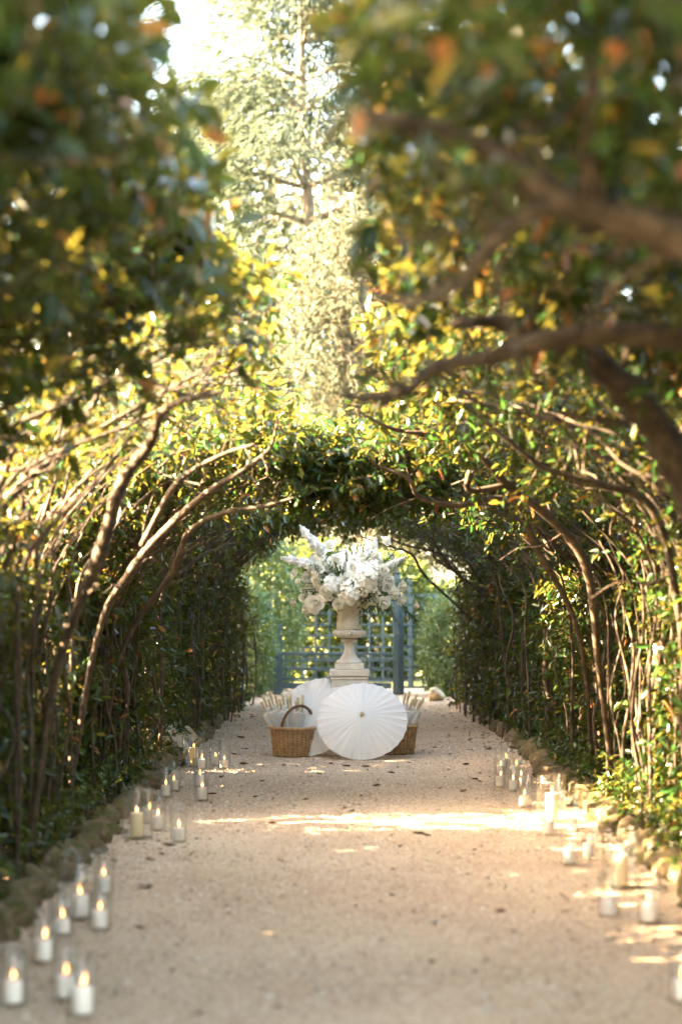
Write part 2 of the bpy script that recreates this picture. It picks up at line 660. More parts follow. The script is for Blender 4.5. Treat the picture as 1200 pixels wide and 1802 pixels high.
def twig_mesh(B, D, L, mat):
    v, f = [], []
    u = unit(np.cross(D, rng.normal(size=D.shape)))
    w = np.cross(D, u)
    st = B - D * (L * .35)[:, None]
    en = B + D * L[:, None]
    r0, r1 = .0042, .0016
    ring = [(1, 0), (-.5, .866), (-.5, -.866)]
    vs = [st + (u * a + w * b_) * r0 for a, b_ in ring] + [en + (u * a + w * b_) * r1 for a, b_ in ring]
    v = np.stack(vs, 1).reshape(-1, 3)
    n = len(B)
    q = np.array([(0, 1, 4, 3), (1, 2, 5, 4), (2, 0, 3, 5)])
    idx = (np.arange(n)[:, None, None] * 6 + q[None]).reshape(-1, 4)
    me = bpy.data.meshes.new('twigs')
    me.from_pydata(v.tolist(), [], idx.tolist())
    me.materials.append(mat)
    return me


def wander(pts, amp, seed):
    r_ = random.Random(seed)
    out = []
    for i, p in enumerate(pts):
        k = 0 if i == 0 else 1
        out.append(Vector(p) + Vector((r_.gauss(0, amp), r_.gauss(0, amp), r_.gauss(0, amp * .7))) * k)
    return out


ORD = ['nearest', 'second', 'third', 'fourth', 'fifth', 'sixth', 'seventh', 'eighth', 'ninth', 'tenth', 'eleventh', 'twelfth', 'thirteenth']


def tree_label(side, i, n):
    w = 'left' if side < 0 else 'right'
    if i == 0: return 'arching laurel overhanging the path nearest the camera on the %s' % w
    if i == n - 1: return 'arching laurel at the dark tunnel exit, last in the %s row' % w
    return 'arching laurel trained over the path, %s from the camera in the %s row' % (ORD[i], w)


def tube_obj(name, pts, rad, parent, mat, n=7, div=5):
    P, Q = spline(pts, div, rad)
    ph = P[0].x * 7 + P[-1].y * 3
    Q = [q * (1 + .13 * math.sin(k * 1.9 + ph) * math.sin(k * .77 + ph * 2) + (.16 if (k * 7 + int(ph * 10)) % 11 == 0 else 0)) for k, q in enumerate(Q)]
    return MB().tube(P, Q, n).build(name, mat, parent)


EXTRA = {}       # hand-placed limbs: (side, tree index) -> list of (points, radii)
STEP = 1.86
D0 = 4.4
NT = 13


def extra(side, i, pts, rad):
    EXTRA.setdefault((side, i), []).append((pts, rad))


# the heavy limbs the photograph shows on the right, then the lit arching limbs on both sides
extra(1, 2, [at(1330, 1700, 8.3), at(1290, 1150, 8.2), at(1235, 960, 8.1), at(1185, 815, 8), at(1110, 700, 8), at(1015, 605, 8), at(900, 565, 7.9), at(800, 560, 7.8)], [.10, .10, .10, .095, .085, .07, .04, .02])
extra(1, 0, [at(1420, 560, 5.2), at(1290, 470, 5.1), at(1190, 415, 5), at(1090, 372, 5), at(990, 332, 5), at(850, 285, 5), at(720, 225, 4.9), at(612, 195, 4.8)], [.075, .07, .064, .058, .05, .036, .027, .016])
extra(1, 0, [at(1000, 340, 5), at(930, 385, 5), at(870, 445, 5), at(800, 490, 5), at(705, 512, 5), at(612, 508, 5)], [.04, .03, .025, .021, .018, .013])
extra(1, 0, [at(1060, 365, 5), at(1050, 250, 5), at(1062, 130, 5), at(1040, 20, 5)], [.03, .026, .022, .016])
extra(1, 1, [at(1500, 640, 6.6), at(1300, 590, 6.5), at(1150, 580, 6.5), at(1000, 590, 6.5), at(900, 618, 6.5), at(810, 640, 6.5), at(725, 690, 6.5), at(645, 702, 6.5), at(626, 672, 6.5), at(614, 600, 6.5), at(608, 515, 6.5)], [.06, .055, .05, .045, .038, .033, .028, .021, .014, .009, .006])
extra(1, 1, [at(720, 690, 6.5), at(690, 660, 6.4), at(650, 640, 6.4), at(635, 590, 6.4)], [.02, .015, .011, .007])
extra(1, 4, [at(1042, 1400, 14.6), at(1036, 1180, 14.3), at(1020, 1010, 14), at(975, 912, 13.8), at(905, 850, 13.6), at(835, 790, 13.4), at(760, 765, 13.3), at(690, 748, 13.2), at(630, 735, 13.1)], [.055, .052, .048, .043, .038, .032, .025, .018, .010])
extra(1, 5, [at(1005, 1370, 15.4), at(992, 1120, 15), at(960, 960, 14.8), at(890, 892, 14.6), at(800, 880, 14.5), at(742, 882, 14.4), at(715, 845, 14.3), at(680, 815, 14.2), at(630, 800, 14)], [.045, .042, .04, .036, .03, .026, .02, .015, .009])
extra(1, 4, [at(905, 850, 13.6), at(850, 848, 13.5), at(815, 838, 13.4)], [.03, .028, .024])
extra(1, 3, [at(1190, 1500, 11.9), at(1170, 1100, 11.6), at(1130, 900, 11.4), at(1060, 850, 11.3), at(960, 830, 11.2), at(880, 770, 11.1), at(800, 700, 11)], [.045, .042, .036, .03, .022, .016, .009])
extra(-1, 3, [at(100, 1540, 10.9), at(140, 1180, 10.6), at(185, 960, 10.4), at(225, 850, 10.2), at(275, 775, 10), at(335, 712, 9.8), at(400, 690, 9.7)], [.055, .052, .048, .044, .036, .026, .012])
extra(-1, 4, [at(160, 1440, 13.4), at(190, 1120, 13.2), at(215, 1000, 13), at(290, 925, 12.9), at(355, 868, 12.8), at(420, 825, 12.7), at(478, 802, 12.6), at(482, 770, 12.5), at(490, 742, 12.5)], [.045, .042, .04, .036, .03, .024, .02, .015, .010])
extra(-1, 4, [at(250, 960, 12.9), at(300, 850, 12.7), at(370, 800, 12.6), at(440, 780, 12.4)], [.03, .026, .02, .012])
extra(-1, 5, [at(215, 1380, 14.8), at(245, 1150, 14.6), at(290, 1010, 14.4), at(340, 935, 14.2), at(395, 905, 14.1), at(440, 880, 14.0), at(520, 872, 14.0)], [.04, .038, .034, .03, .025, .02, .012])
extra(1, 10, [at(880, 1240, 23.6), at(850, 1130, 23.4), at(800, 1070, 23.3), at(755, 1015, 23.2), at(715, 975, 23.1), at(680, 958, 23), at(640, 945, 23)], [.024, .024, .023, .022, .02, .016, .01])
extra(1, 9, [at(905, 1260, 22), at(870, 1080, 21.8), at(800, 1000, 21.6), at(760, 960, 21.4), at(735, 930, 21.4)], [.026, .025, .023, .02, .014])


def thin_left(q, s):
    # the left row is looser near the middle of its length: sun slants through between the fourth and sixth trees
    if 12.4 < q.y < 13.5 and s > .2: return rng.random() < .15
    if 9.0 < q.y < 14.0 and q.x + q.z * 2.05 > 1.95: return rng.random() < .36
    return True


n_leaf_total = 0
for side in (-1, 1):
    for i in range(NT):
        d = D0 + STEP * i + rnd.uniform(-.15, .15)
        xw = shape(side, d)[0]
        root = empty('laurel_tree', (xw + side * .12, d, 0), tree_label(side, i, NT), 'tree', 'laurels arching over the path')
        inv = Vector((-(xw + side * .12), -d, 0))
        near = d < 9.3
        # trunk and upright stems
        ns = 3 if near else (20 if d < 17 else 9)
        for k in range(ns):
            dy = rnd.uniform(-.9, .9)
            main = k == 0
            s_end = rnd.uniform(.70, .95) if main else (rnd.uniform(.34, .56) if rnd.random() < .5 else rnd.uniform(.56, .85))
            ox = rnd.uniform(.0, .14) if main else rnd.uniform(-.16, .22)
            pts = []
            m_ = 9 if main else 7
            lean = rnd.uniform(-.35, .35)
            for q in range(m_):
                s = s_end * q / (m_ - 1)
                p, nrm = prof(side, d + dy + lean * q / (m_ - 1), s)
                pts.append(p + nrm * (ox + (.10 * max(0, s - .5))) + inv)
            pts[0].z = -.05
            pts = wander(pts, .05 if main else .035, rnd.random())
            r0 = rnd.uniform(.026, .040) if main else rnd.uniform(.006, .019)
            rad = [r0 * (1 - .75 * (q / (m_ - 1)) ** 1.3) for q in range(m_)]
            tube_obj('trunk' if main else 'stem', pts, rad, root, M['bark'], 7 if main else 5, 4)
        # roof limbs that fork along the arch
        nb = 3 if near else 10
        for k in range(nb):
            dy = rnd.uniform(-1, 1)
            s0, s1 = rnd.uniform(.38, .6), rnd.uniform(.85, 1.02)
            pts = []
            lean = rnd.uniform(-1.5, 1.5)
            ox = rnd.uniform(.05, .4)
            for q in range(6):
                p, nrm = prof(side, d + dy + lean * q / 5, s0 + (s1 - s0) * q / 5)
                pts.append(p + nrm * (ox + .05 * q * rnd.uniform(-.5, 1)) + inv)
            r0 = rnd.uniform(.006, .020)
            tube_obj('branch', wander(pts, .12, rnd.random()), [r0 * (1 - .14 * q) for q in range(6)], root, M['bark'], 5, 4)
        for pts, rad in EXTRA.get((side, i), []):
            if i > 2:                                  # slimmer and deeper in the leaves below the spring of the arch
                low = [1 - smooth01(.9, 1.75, p.z) for p in pts]
                rad = [q * .72 * (1 - .5 * l) for q, l in zip(rad, low)]
                pts = [p + Vector((side * .16 * l, 0, 0)) for p, l in zip(pts, low)]
            wp = wander([p + inv for p in pts], .024 if i < 3 else .038, i + side)
            if i < 3: rad = [q * .78 for q in rad]
            SP, SR = spline(wp, 3, rad)
            for q in range(2, len(SP) - 1):            # side twigs along the limb
                if SP[q].z < 1.3 or rnd.random() < .35: continue
                tv = Vector((rnd.gauss(-side * .3, .6), rnd.gauss(0, .7), rnd.gauss(.35, .6))).normalized() * rnd.uniform(.15, .5)
                r1 = SR[q] * rnd.uniform(.22, .42)
                tube_obj('branch', wander([SP[q], SP[q] + tv * .35, SP[q] + tv * .7 + Vector((0, 0, .03)), SP[q] + tv], .02, rnd.random()), [r1, r1 * .8, r1 * .55, r1 * .25], root, M['bark'], 5, 3)
            tube_obj('branch', wp, rad, root, M['bark'], 10, 6)
        # crown
        nw, nr = (150 if side > 0 else 900, 950) if near else ((640 if side > 0 else 1350, 900) if d < 17 else (600, 640))
        B, Dv, L, O, LS = crown_for(side, d - 1.0, d + 1.0, nw, nr, thin_left if side < 0 else None)
        if 14.3 < d < 16.6:       # the ragged front of the closed roof
            eB = np.stack([rng.uniform(-.5, .75, 260), rng.uniform(14.5, 15.7, 260), 2.20 + rng.uniform(0, 1, 260) * .46], 1)
            eD = unit(rng.normal(size=(260, 3)) + np.array([0, -.5, -.1]))
            B = np.concatenate([B, eB]); Dv = np.concatenate([Dv, eD]); L = np.concatenate([L, rng.uniform(.12, .26, 260)])
            O = np.concatenate([O, np.tile([0, -.5, .5], (260, 1))])
            LS = np.concatenate([LS, np.ones(260)])
        root_off = np.array(inv)
        B = B + root_off
        nl = 11
        p, ld, nn = twig_leaves(B, Dv, L, nl, O)
        tw = np.repeat(rng.uniform(-.08, .10, len(B)), nl)
        ls = np.repeat(LS, nl)
        if d < 14.6:                                  # the roof stays open along the middle here
            wx = p[:, 0] - root_off[0]
            wy = p[:, 1] - root_off[1]
            lim = np.array([shape(side, q)[3] for q in np.linspace(2, 16, 57)])
            ex = np.interp(wy, np.linspace(2, 16, 57), lim) + .07 * np.sin(wy * 6.1 + 2 * side) + .05 * np.sin(wy * 14)
            keep = (wx < ex + .06) if side < 0 else (wx > ex - .06)
            p, ld, nn, tw, ls = p[keep], ld[keep], nn[keep], tw[keep], ls[keep]
            bx_ = B[:, 0] - root_off[0] + Dv[:, 0] * L
            bex = np.interp(B[:, 1] - root_off[1], np.linspace(2, 16, 57), lim)
            kb_ = (bx_ < bex + .08) if side < 0 else (bx_ > bex - .08)
            B, Dv, L = B[kb_], Dv[kb_], L[kb_]
        n = len(p)
        n_leaf_total += n
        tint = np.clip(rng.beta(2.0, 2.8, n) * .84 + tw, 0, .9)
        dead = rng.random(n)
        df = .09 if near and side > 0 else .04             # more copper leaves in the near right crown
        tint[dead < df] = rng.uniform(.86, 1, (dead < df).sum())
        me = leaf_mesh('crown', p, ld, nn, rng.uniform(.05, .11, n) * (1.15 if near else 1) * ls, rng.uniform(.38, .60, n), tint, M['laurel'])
        link('crown', me, root)
        tag(link('twigs', twig_mesh(B[::3], Dv[::3], L[::3], M['bark']), root), kind='stuff')

# ------------------------------------------------------------------ shrubs and hedges beyond the tunnel
def leafy(name, loc, half, n, size, mat, label, cat, group=None, stems=4, shell=.62, power=2.6, lo=0.0):
    """A shrub: stems and a crown of leaves filling a rounded block half=(hx, hy, h)."""
    root = empty(name, loc, label, cat, group)
    hx, hy, h = half
    u = unit(rng.normal(size=(n, 3)))
    rr = rng.uniform(shell, 1.0, n) ** .7
    lump = 1 + .13 * np.sin(u[:, 0] * 7 + u[:, 2] * 5 + loc[0]) * np.sin(u[:, 1] * 6 + u[:, 2] * 9)
    sup = (np.abs(u) ** power).sum(1) ** (-1 / power)
    p = u * (rr * lump * sup)[:, None] * np.array([hx, hy, h / 2]) + np.array([0, 0, h / 2])
    keep = p[:, 2] > max(.03, lo)
    p, u = p[keep], u[keep]
    m_ = len(p)
    ld = unit(rng.normal(size=(m_, 3)) * .8 + u * .6 + np.array([0, 0, -.15]))
    nn = unit(rng.normal(size=(m_, 3)) * .6 + u * .5 + np.array([0, 0, .6]))
    clump = .5 + .5 * np.sin(p[:, 0] * 6 + 1) * np.sin(p[:, 1] * 5 + 2) * np.sin(p[:, 2] * 5)
    tint = np.clip(.25 + .35 * clump + rng.normal(0, .16, m_), 0, 1)
    link('crown', leaf_mesh('crown', p, ld, nn, rng.uniform(.7, 1.3, m_) * size, rng.uniform(.45, .65, m_), tint, mat), root)
    for k in range(stems):
        a = rnd.uniform(0, 6.28)
        e = Vector((math.cos(a) * hx * .5, math.sin(a) * hy * .5, h * .8))
        tube_obj('stem', [(e.x * .2, e.y * .2, -.03), (e.x * .5, e.y * .5, h * .35), e], [.03, .022, .008], root, M['bark'], 5, 4)
    return root


leafy('clipped_shrub', (-1.46, 29.3, 0), (.40, .55, 1.65), 5200, .075, M['flank'], 'pale green clipped shrub at the tunnel exit beside the left gate post', 'shrub', 'shrubs flanking the tunnel exit')
leafy('climbing_shrub', (-1.3, 31.2, 0), (.62, .6, 2.45), 6500, .085, M['flank'], 'tall leafy climber over the left gate post', 'shrub', 'shrubs flanking the tunnel exit')
leafy('clipped_shrub', (1.52, 29.5, 0), (.46, .6, 1.5), 5200, .075, M['flank'], 'pale green clipped shrub at the tunnel exit beside the blue trellis', 'shrub', 'shrubs flanking the tunnel exit')
leafy('clipped_shrub', (-2.5, 30.2, 0), (.7, .8, 1.9), 4000, .09, M['flank'], 'broad green shrub outside the tunnel exit, behind the pale one', 'shrub', 'shrubs flanking the tunnel exit')
leafy('clipped_shrub', (2.6, 30.8, 0), (.7, .8, 2.0), 4000, .09, M['flank'], 'broad green shrub outside the tunnel exit, behind the trellis', 'shrub', 'shrubs flanking the tunnel exit')
for (x, y, hx, hy, h, lab) in ((-.7, 35, .95, .8, 2.4, 'sunlit shrub behind the left half of the blue gate'), (.6, 35.4, .95, .8, 2.2, 'sunlit shrub behind the right half of the blue gate'),
                               (2.0, 36.2, .9, .8, 1.7, 'low yellow green shrub behind the blue trellis'), (-2.4, 36, 1, 1, 2.2, 'bushy shrub behind the left climber'), (3.8, 37, 1.2, 1, 2.2, 'bushy shrub beyond the trellis end')):
    leafy('garden_shrub', (x, y, 0), (hx, hy, h), 5200, .14, M['wild'], lab, 'shrub', 'sunlit shrubs behind the gate')

# ------------------------------------------------------------------ trees far behind
def far_tree(name, loc, h, cr, n, size, mat, label, group='trees far behind the gate', bark='bark_dark', lobes=9, lowz=.28):
    root = empty(name, loc, label, 'tree', group)
    r0 = h * .018 + .05
    tube_obj('trunk', [(0, 0, -.1), (rnd.uniform(-.2, .2), 0, h * .3), (rnd.uniform(-.3, .3), rnd.uniform(-.3, .3), h * .62), (0, 0, h * .9)], [r0, r0 * .8, r0 * .5, r0 * .15], root, M[bark], 9, 5)
    cs = []
    for k in range(lobes):
        a = k * 2.4 + rnd.uniform(-.4, .4)
        z = h * (lowz + (1 - lowz) * (k + .5) / lobes)
        rr = cr * (.75 if k < lobes * .7 else .4) * rnd.uniform(.4, 1)
        c = Vector((math.cos(a) * rr, math.sin(a) * rr, z))
        cs.append((c, cr * rnd.uniform(.38, .6)))
        tube_obj('limb', [(0, 0, z * .62), c * .55 + Vector((0, 0, z * .36)), c], [r0 * .4, r0 * .28, r0 * .08], root, M[bark], 6, 4)
    per = n // lobes
    Ps, Us = [], []
    for c, rad in cs:
        u = unit(rng.normal(size=(per, 3)))
        rr = rng.uniform(.35, 1, per) ** .6
        lump = 1 + .25 * np.sin(u[:, 0] * 5 + c.x) * np.sin(u[:, 1] * 6 + c.y) * np.sin(u[:, 2] * 5 + c.z)
        Ps.append(np.array(c) + u * (rr * lump)[:, None] * rad * np.array([1, 1, .75]))
        Us.append(u)
    p, u = np.concatenate(Ps), np.concatenate(Us)
    m_ = len(p)
    ld = unit(rng.normal(size=(m_, 3)) + u * .5)
    nn = unit(rng.normal(size=(m_, 3)) * .7 + u * .4 + np.array([0, 0, .5]))
    tint = np.clip(rng.normal(.5, .2, m_), 0, 1)
    link('crown', leaf_mesh('crown', p, ld, nn, rng.uniform(.6, 1.4, m_) * size, rng.uniform(.45, .7, m_), tint, mat), root)
    return root


def cedar(loc, h, spread, label, tiers=19, n_spray=52):
    root = empty('cedar_tree', loc, label, 'tree', 'trees far behind the gate')
    r0 = .13
    tube_obj('trunk', [(0, 0, -.1), (-.15, 0, h * .25), (.10, 0, h * .5), (-.08, 0, h * .7), (.1, 0, h)], [r0 * 1.4, r0 * 1.2, r0, r0 * .7, .04], root, M['bark_dark'], 10, 6)
    Ps, Ds, Ns, Ls = [], [], [], []
    for k in range(tiers):
        z = h * (.20 + .78 * k / tiers) + rnd.uniform(-.2, .2)
        for j in range(4):
            a = rnd.uniform(0, 6.28)
            ln = spread * (1.05 - .75 * k / tiers) * rnd.uniform(.6, 1.05)
            e = Vector((math.cos(a) * ln, math.sin(a) * ln, z + rnd.uniform(-.5, .25)))
            mid = Vector((math.cos(a) * ln * .5, math.sin(a) * ln * .5, z + .25))
            tube_obj('limb', [(0, 0, z - .1), mid, e], [.06, .04, .012], root, M['bark_dark'], 5, 4)
            for q in range(n_spray):
                t = rng.uniform(.25, 1.03)
                c = np.array(mid.lerp(e, (t - .5) * 2) if t > .5 else Vector((0, 0, z - .1)).lerp(mid, t * 2))
                w = .75 * (1.15 - abs(t - .6)) * spread * .22
                off = np.array([-math.sin(a), math.cos(a), 0]) * rng.normal(0, w)
                c = c + off + np.array([0, 0, rng.normal(-.05, .16) - .22 * np.linalg.norm(off)])
                m_ = 15
                Ps.append(c + rng.normal(size=(m_, 3)) * np.array([.26, .26, .10]))
                dd = unit(np.array([math.cos(a), math.sin(a), -.75]) + off * .8 + rng.normal(size=(m_, 3)) * .55)
                Ds.append(dd)
                Ns.append(unit(rng.normal(size=(m_, 3)) * .5 + np.array([0, 0, 1])))
                Ls.append(rng.uniform(.14, .34, m_))
    p = np.concatenate(Ps)
    n = len(p)
    link('crown', leaf_mesh('crown', p, np.concatenate(Ds), np.concatenate(Ns), np.concatenate(Ls), rng.uniform(.09, .15, n), np.clip(rng.normal(.5, .22, n), 0, 1), M['cedar']), root)
    return root


cedar((-.95, 44, 0), 19, 6.4, 'tall pale cedar whose trunk shows in the gap above the arch')
cedar((-7.5, 50, 0), 16, 5.0, 'pale cedar mostly hidden behind the upper left leaves', 10, 26)
cedar((5.5, 52, 0), 17, 5.0, 'pale cedar mostly hidden behind the upper right limbs', 10, 26)
far_tree('garden_tree', (.6, 39.5, 0), 8.6, 2.7, 25000, .115, M['pale_tree'], 'pale yellow green tree below the cedar in the gap', lobes=11)
far_tree('garden_tree', (-3.2, 42, 0), 7.2, 2.6, 8000, .18, M['pale_tree'], 'pale tree with orange leaves behind the left hedge top', lobes=11)
far_tree('garden_tree', (4.2, 43, 0), 7.6, 2.7, 8000, .18, M['pale_tree'], 'pale tree behind the right hedge top', lobes=11)
far_tree('garden_tree', (1.8, 62, 0), 17, 5.4, 12000, .34, M['pale_tree'], 'distant pale tree behind the cedar on its right', lobes=12)
far_tree('garden_tree', (-5.5, 66, 0), 17, 5.6, 12000, .36, M['pale_tree'], 'distant pale tree behind the cedar on its left', lobes=12)

# big trees added beside the tunnel, out of frame, to keep the sun off most of it
for (x, y, h, cr, lab) in ((-11, -5, 15, 5.2, 'tall unseen tree added to shade the start of the tunnel'), (-10.5, 3.0, 15, 4.8, 'tall unseen tree added to shade the near laurels'),
                           (-11, 20.5, 15, 5.0, 'tall unseen tree added to shade the middle of the tunnel'), (-12, 28.5, 14, 4.6, 'tall unseen tree added to shade the tunnel exit')):
    far_tree('added_shade_tree', (x, y, 0), h, cr, 3600 if 0 < y < 9 else 8500, .5 if 0 < y < 9 else .75, M['wild'], lab, 'unseen trees added to shade the tunnel', lobes=16, lowz=.30)

# ------------------------------------------------------------------ blue gate and trellises
def bar(root, name, x0, x1, y0, y1, z0, z1):
    """Bar with its own mesh under root (root at its base)."""
    c = ((x0 + x1) / 2, (y0 + y1) / 2, (z0 + z1) / 2)
    b_ = MB().box(x0 - c[0], x1 - c[0], y0 - c[1], y1 - c[1], z0 - c[2], z1 - c[2])
    o = b_.build(name, M['teal'], root, smooth=False, loc=c)
    return soften(o, .004, 1)


GD = 29.9
k_ = FPX / GD
gate = empty('garden_gate', (0, GD, 0), 'low blue grey wooden gate with square lattice between two posts', 'gate')
gx0, gx1 = (497 - 611) / k_, (688 - 611) / k_
for z0, z1, n_ in ((.60, .645, 'rail'), (.385, .42, 'rail'), (.235, .27, 'rail'), (.10, .19, 'rail')):
    bar(gate, n_, gx0, gx1, -.02, .02, z0, z1)
bar(gate, 'rail', gx0, gx1, -.018, .018, .50, .525)
nb = 15
for i in range(nb):
    x = gx0 + (gx1 - gx0) * (i + .5) / nb
    lo, hi = ((.42, .60) if i % 2 else (.27, .60))
    bar(gate, 'bar', x - .012, x + .012, -.014, .014, lo, hi)
for px0, px1, lab, top in ((481, 494, 'blue grey gate post on the left, half hidden by the climber', 1.0), (691, 701, 'tall blue grey gate post behind the flowers on the right', 1.95)):
    x0, x1 = (px0 - 611) / k_, (px1 - 611) / k_
    p = empty('gate_post', ((x0 + x1) / 2, GD, 0), lab, 'post', 'posts of the blue gate')
    w = (x1 - x0) / 2
    bar(p, 'shaft', -w, w, -w, w, -.03, top)
    bar(p, 'cap', -w - .02, w + .02, -w - .02, w + .02, top + .001, top + .05)
    bar(p, 'stop', w + .002, w + .03, -w * .5, w * .5, 0, top - .1)


def trellis(x0, x1, d, z1, nx_, nz_, label, t=.014, z0=.12):
    r_ = empty('trellis', ((x0 + x1) / 2, d, 0), label, 'trellis', 'blue trellis panels')
    c = (x0 + x1) / 2
    for i in range(nx_ + 1):
        x = x0 + (x1 - x0) * i / nx_ - c
        w = t * (1.8 if i in (0, nx_) else 1)
        bar(r_, 'upright', x - w, x + w, -.012, .012, -.02 if i in (0, nx_) else z0, z1)
    for j in range(nz_ + 1):
        z = z0 + (z1 - z0) * j / nz_
        bar(r_, 'rail', x0 - c - t, x1 - c + t, .0125, .034, z - t, z + t)
    return r_


trellis((704 - 611) / k_ + .03, 1.75, GD + .05, 1.5, 6, 9, 'blue grey square trellis standing right of the gate')
trellis(-1.75, (480 - 611) / k_ - .03, GD + .05, 1.5, 4, 8, 'blue grey trellis left of the gate under the climber')
trellis(-1.15, 1.0, 32.0, 1.75, 10, 9, 'tall trellis behind the gate with climbing stems', .016)

# ------------------------------------------------------------------ pedestal and urn
UD = 18.95
UX = .02
ped = empty('pedestal', (UX, UD, PZ), 'square weathered stone pedestal carrying the flower urn', 'pedestal')
o = MB().box(-.17, .17, -.17, .17, .09, .70).build('shaft', M['cast'], ped, smooth=False); soften(o, .006)
o = MB().box(-.19, .19, -.19, .19, -.02, .088).build('foot', M['cast'], ped, smooth=False); soften(o, .008)
o = MB().box(-.178, .178, -.178, .178, .702, .728).build('moulding', M['cast'], ped, smooth=False); soften(o, .009)
o = MB().box(-.188, .188, -.188, .188, .730, .795).build('cap', M['cast'], ped, smooth=False); soften(o, .012, 3)

UZ = PZ + .7965
urn = empty('stone_urn', (UX, UD, UZ), 'tall weathered stone urn with gadrooned bowl on the pedestal', 'urn')
o = MB().box(-.138, .138, -.138, .138, 0, .055).build('plinth', M['cast'], urn, smooth=False); soften(o, .007)
MB().lathe([(0, .056), (.124, .056), (.128, .066), (.124, .080), (.108, .086), (.092, .096), (.072, .120), (.056, .155), (.049, .190), (.047, .215), (.052, .240), (.064, .256), (.078, .262), (.082, .272), (.080, .284), (.066, .290), (.06, .292), (0, .292)], 40).build('stem', M['cast'], urn)


def flute(r_, z, w):
    k = math.exp(-((z - .335) / .048) ** 4)
    return r_ * (1 - .17 * k * (1 - abs(math.sin(w * 17)) ** .6))


MB().lathe([(0, .293), (.07, .293), (.11, .299), (.135, .306), (.152, .318), (.163, .336), (.160, .352), (.150, .364), (.132, .374), (.110, .377), (0, .377)], 340, flute).build('bowl', M['cast'], urn)
MB().lathe([(.0, .3775), (.122, .3775), (.123, .388), (.121, .42), (.124, .49), (.131, .55), (.140, .595), (.150, .615), (.157, .622), (.158, .632), (.150, .636), (.138, .632), (.128, .60), (.118, .50), (.1, .45), (0, .45)], 48).build('body', M['cast'], urn)

# ------------------------------------------------------------------ flowers
def rose_mesh(seed, mat, petals=24, openk=1.0):
    r_ = random.Random(seed)
    b_ = MB()
    for k in range(petals):
        f = k / (petals - 1)
        ang = k * 2.39996 + r_.uniform(-.15, .15)
        a = f ** 1.2 * openk
        span = .95 - .25 * f
        nu, nv = 5, 5
        v, fc = [], []
        for iv in range(nv):
            t = iv / (nv - 1)
            for iu in range(nu):
                u = -1 + 2 * iu / (nu - 1)
                te = t * (1 - .22 * u * u)
                rad = .10 + .30 * f + .62 * a * te ** 1.1 + (.12 * max(0, te - .75) * 4 * a)
                z = -.35 * f + (1.0 - .50 * a) * (te ** .8) * .85 - .16 * a * max(0, te - .7) * 3
                wdt = span * (.55 + .6 * math.sin(te * 2.2)) * (1 - .2 * f)
                w = ang + u * wdt
                v.append((rad * math.cos(w), rad * math.sin(w), z + r_.uniform(-.015, .015)))
        for iv in range(nv - 1):
            for iu in range(nu - 1):
                q = iv * nu + iu
                fc.append((q, q + 1, q + nu + 1, q + nu))
        b_.add(v, fc)
    return b_.mesh('rose', mat)


def floret(b_, c, nrm, r_, size, petals=4):
    nrm = nrm.normalized()
    a = nrm.orthogonal().normalized()
    bb = nrm.cross(a)
    ph = r_.uniform(0, 6)
    for k in range(petals):
        w = ph + 2 * math.pi * k / petals
        d = a * math.cos(w) + bb * math.sin(w)
        e = nrm.cross(d)
        cup = r_.uniform(.0, .35)
        v = [c, c + d * size * .55 + e * size * .45 + nrm * size * cup * .6, c + d * size + nrm * size * cup, c + d * size * .55 - e * size * .45 + nrm * size * cup * .6]
        b_.add(v, [(0, 3, 2, 1)])


def hydrangea_mesh(seed, mat):
    r_ = random.Random(seed)
    b_ = MB()
    n = 150
    for k in range(n):
        z = 1 - 1.5 * (k + .5) / n
        rr = math.sqrt(max(0, 1 - z * z))
        w = k * 2.39996
        nrm = Vector((rr * math.cos(w), rr * math.sin(w), z)) + Vector((r_.gauss(0, .12), r_.gauss(0, .12), r_.gauss(0, .12)))
        floret(b_, nrm * r_.uniform(.82, 1.02), nrm, r_, r_.uniform(.19, .26))
    b_.lathe([(0, .8), (.5, .62), (.76, .25), (.76, -.2), (.4, -.55), (0, -.6)], 12)
    return b_.mesh('hydrangea', mat, False)


def spike_mesh(seed, mat):
    r_ = random.Random(seed)
    b_ = MB()
    n = 120
    b_.tube([(0, 0, -.15), (0, 0, .97)], [.012, .006], 5)
    for k in range(n):
        t = k / n
        rad = .12 * (1 - t) ** .6 + .012 + r_.uniform(-.02, .025)
        w = k * 2.39996
        nrm = Vector((math.cos(w), math.sin(w), .35 + .4 * t)) + Vector((r_.gauss(0, .55), r_.gauss(0, .55), r_.gauss(0, .55)))
        floret(b_, Vector((math.cos(w) * rad * .8, math.sin(w) * rad * .8, t + r_.uniform(-.02, .02))), nrm, r_, (.105 * (1 - t) ** .5 + .024) * r_.uniform(.7, 1.25), 5)
    return b_.mesh('delphinium', mat, False)


def sprig_mesh(seed, mat, n=18, leaf=.075, length=.36, w=.42):
    r_ = np.random.default_rng(seed)
    t = np.linspace(.12, 1, n)
    bend = np.stack([.10 * t ** 2 * length / .36, np.zeros(n), t * length], 1)
    a = np.arange(n) * math.pi + r_.uniform(-.5, .5, n)
    ld = unit(np.stack([np.cos(a) * .8, np.sin(a) * .8, np.full(n, .7)], 1) + r_.normal(size=(n, 3)) * .15)
    nn = unit(r_.normal(size=(n, 3)) * .5 + np.array([.2, .2, .8]))
    me = leaf_mesh('sprig', bend, ld, nn, r_.uniform(.75, 1.2, n) * leaf * (1.1 - .35 * t), np.full(n, w), r_.uniform(0, 1, n), mat)
    return me, [tuple(x) for x in np.concatenate([[[0, 0, 0]], bend])]


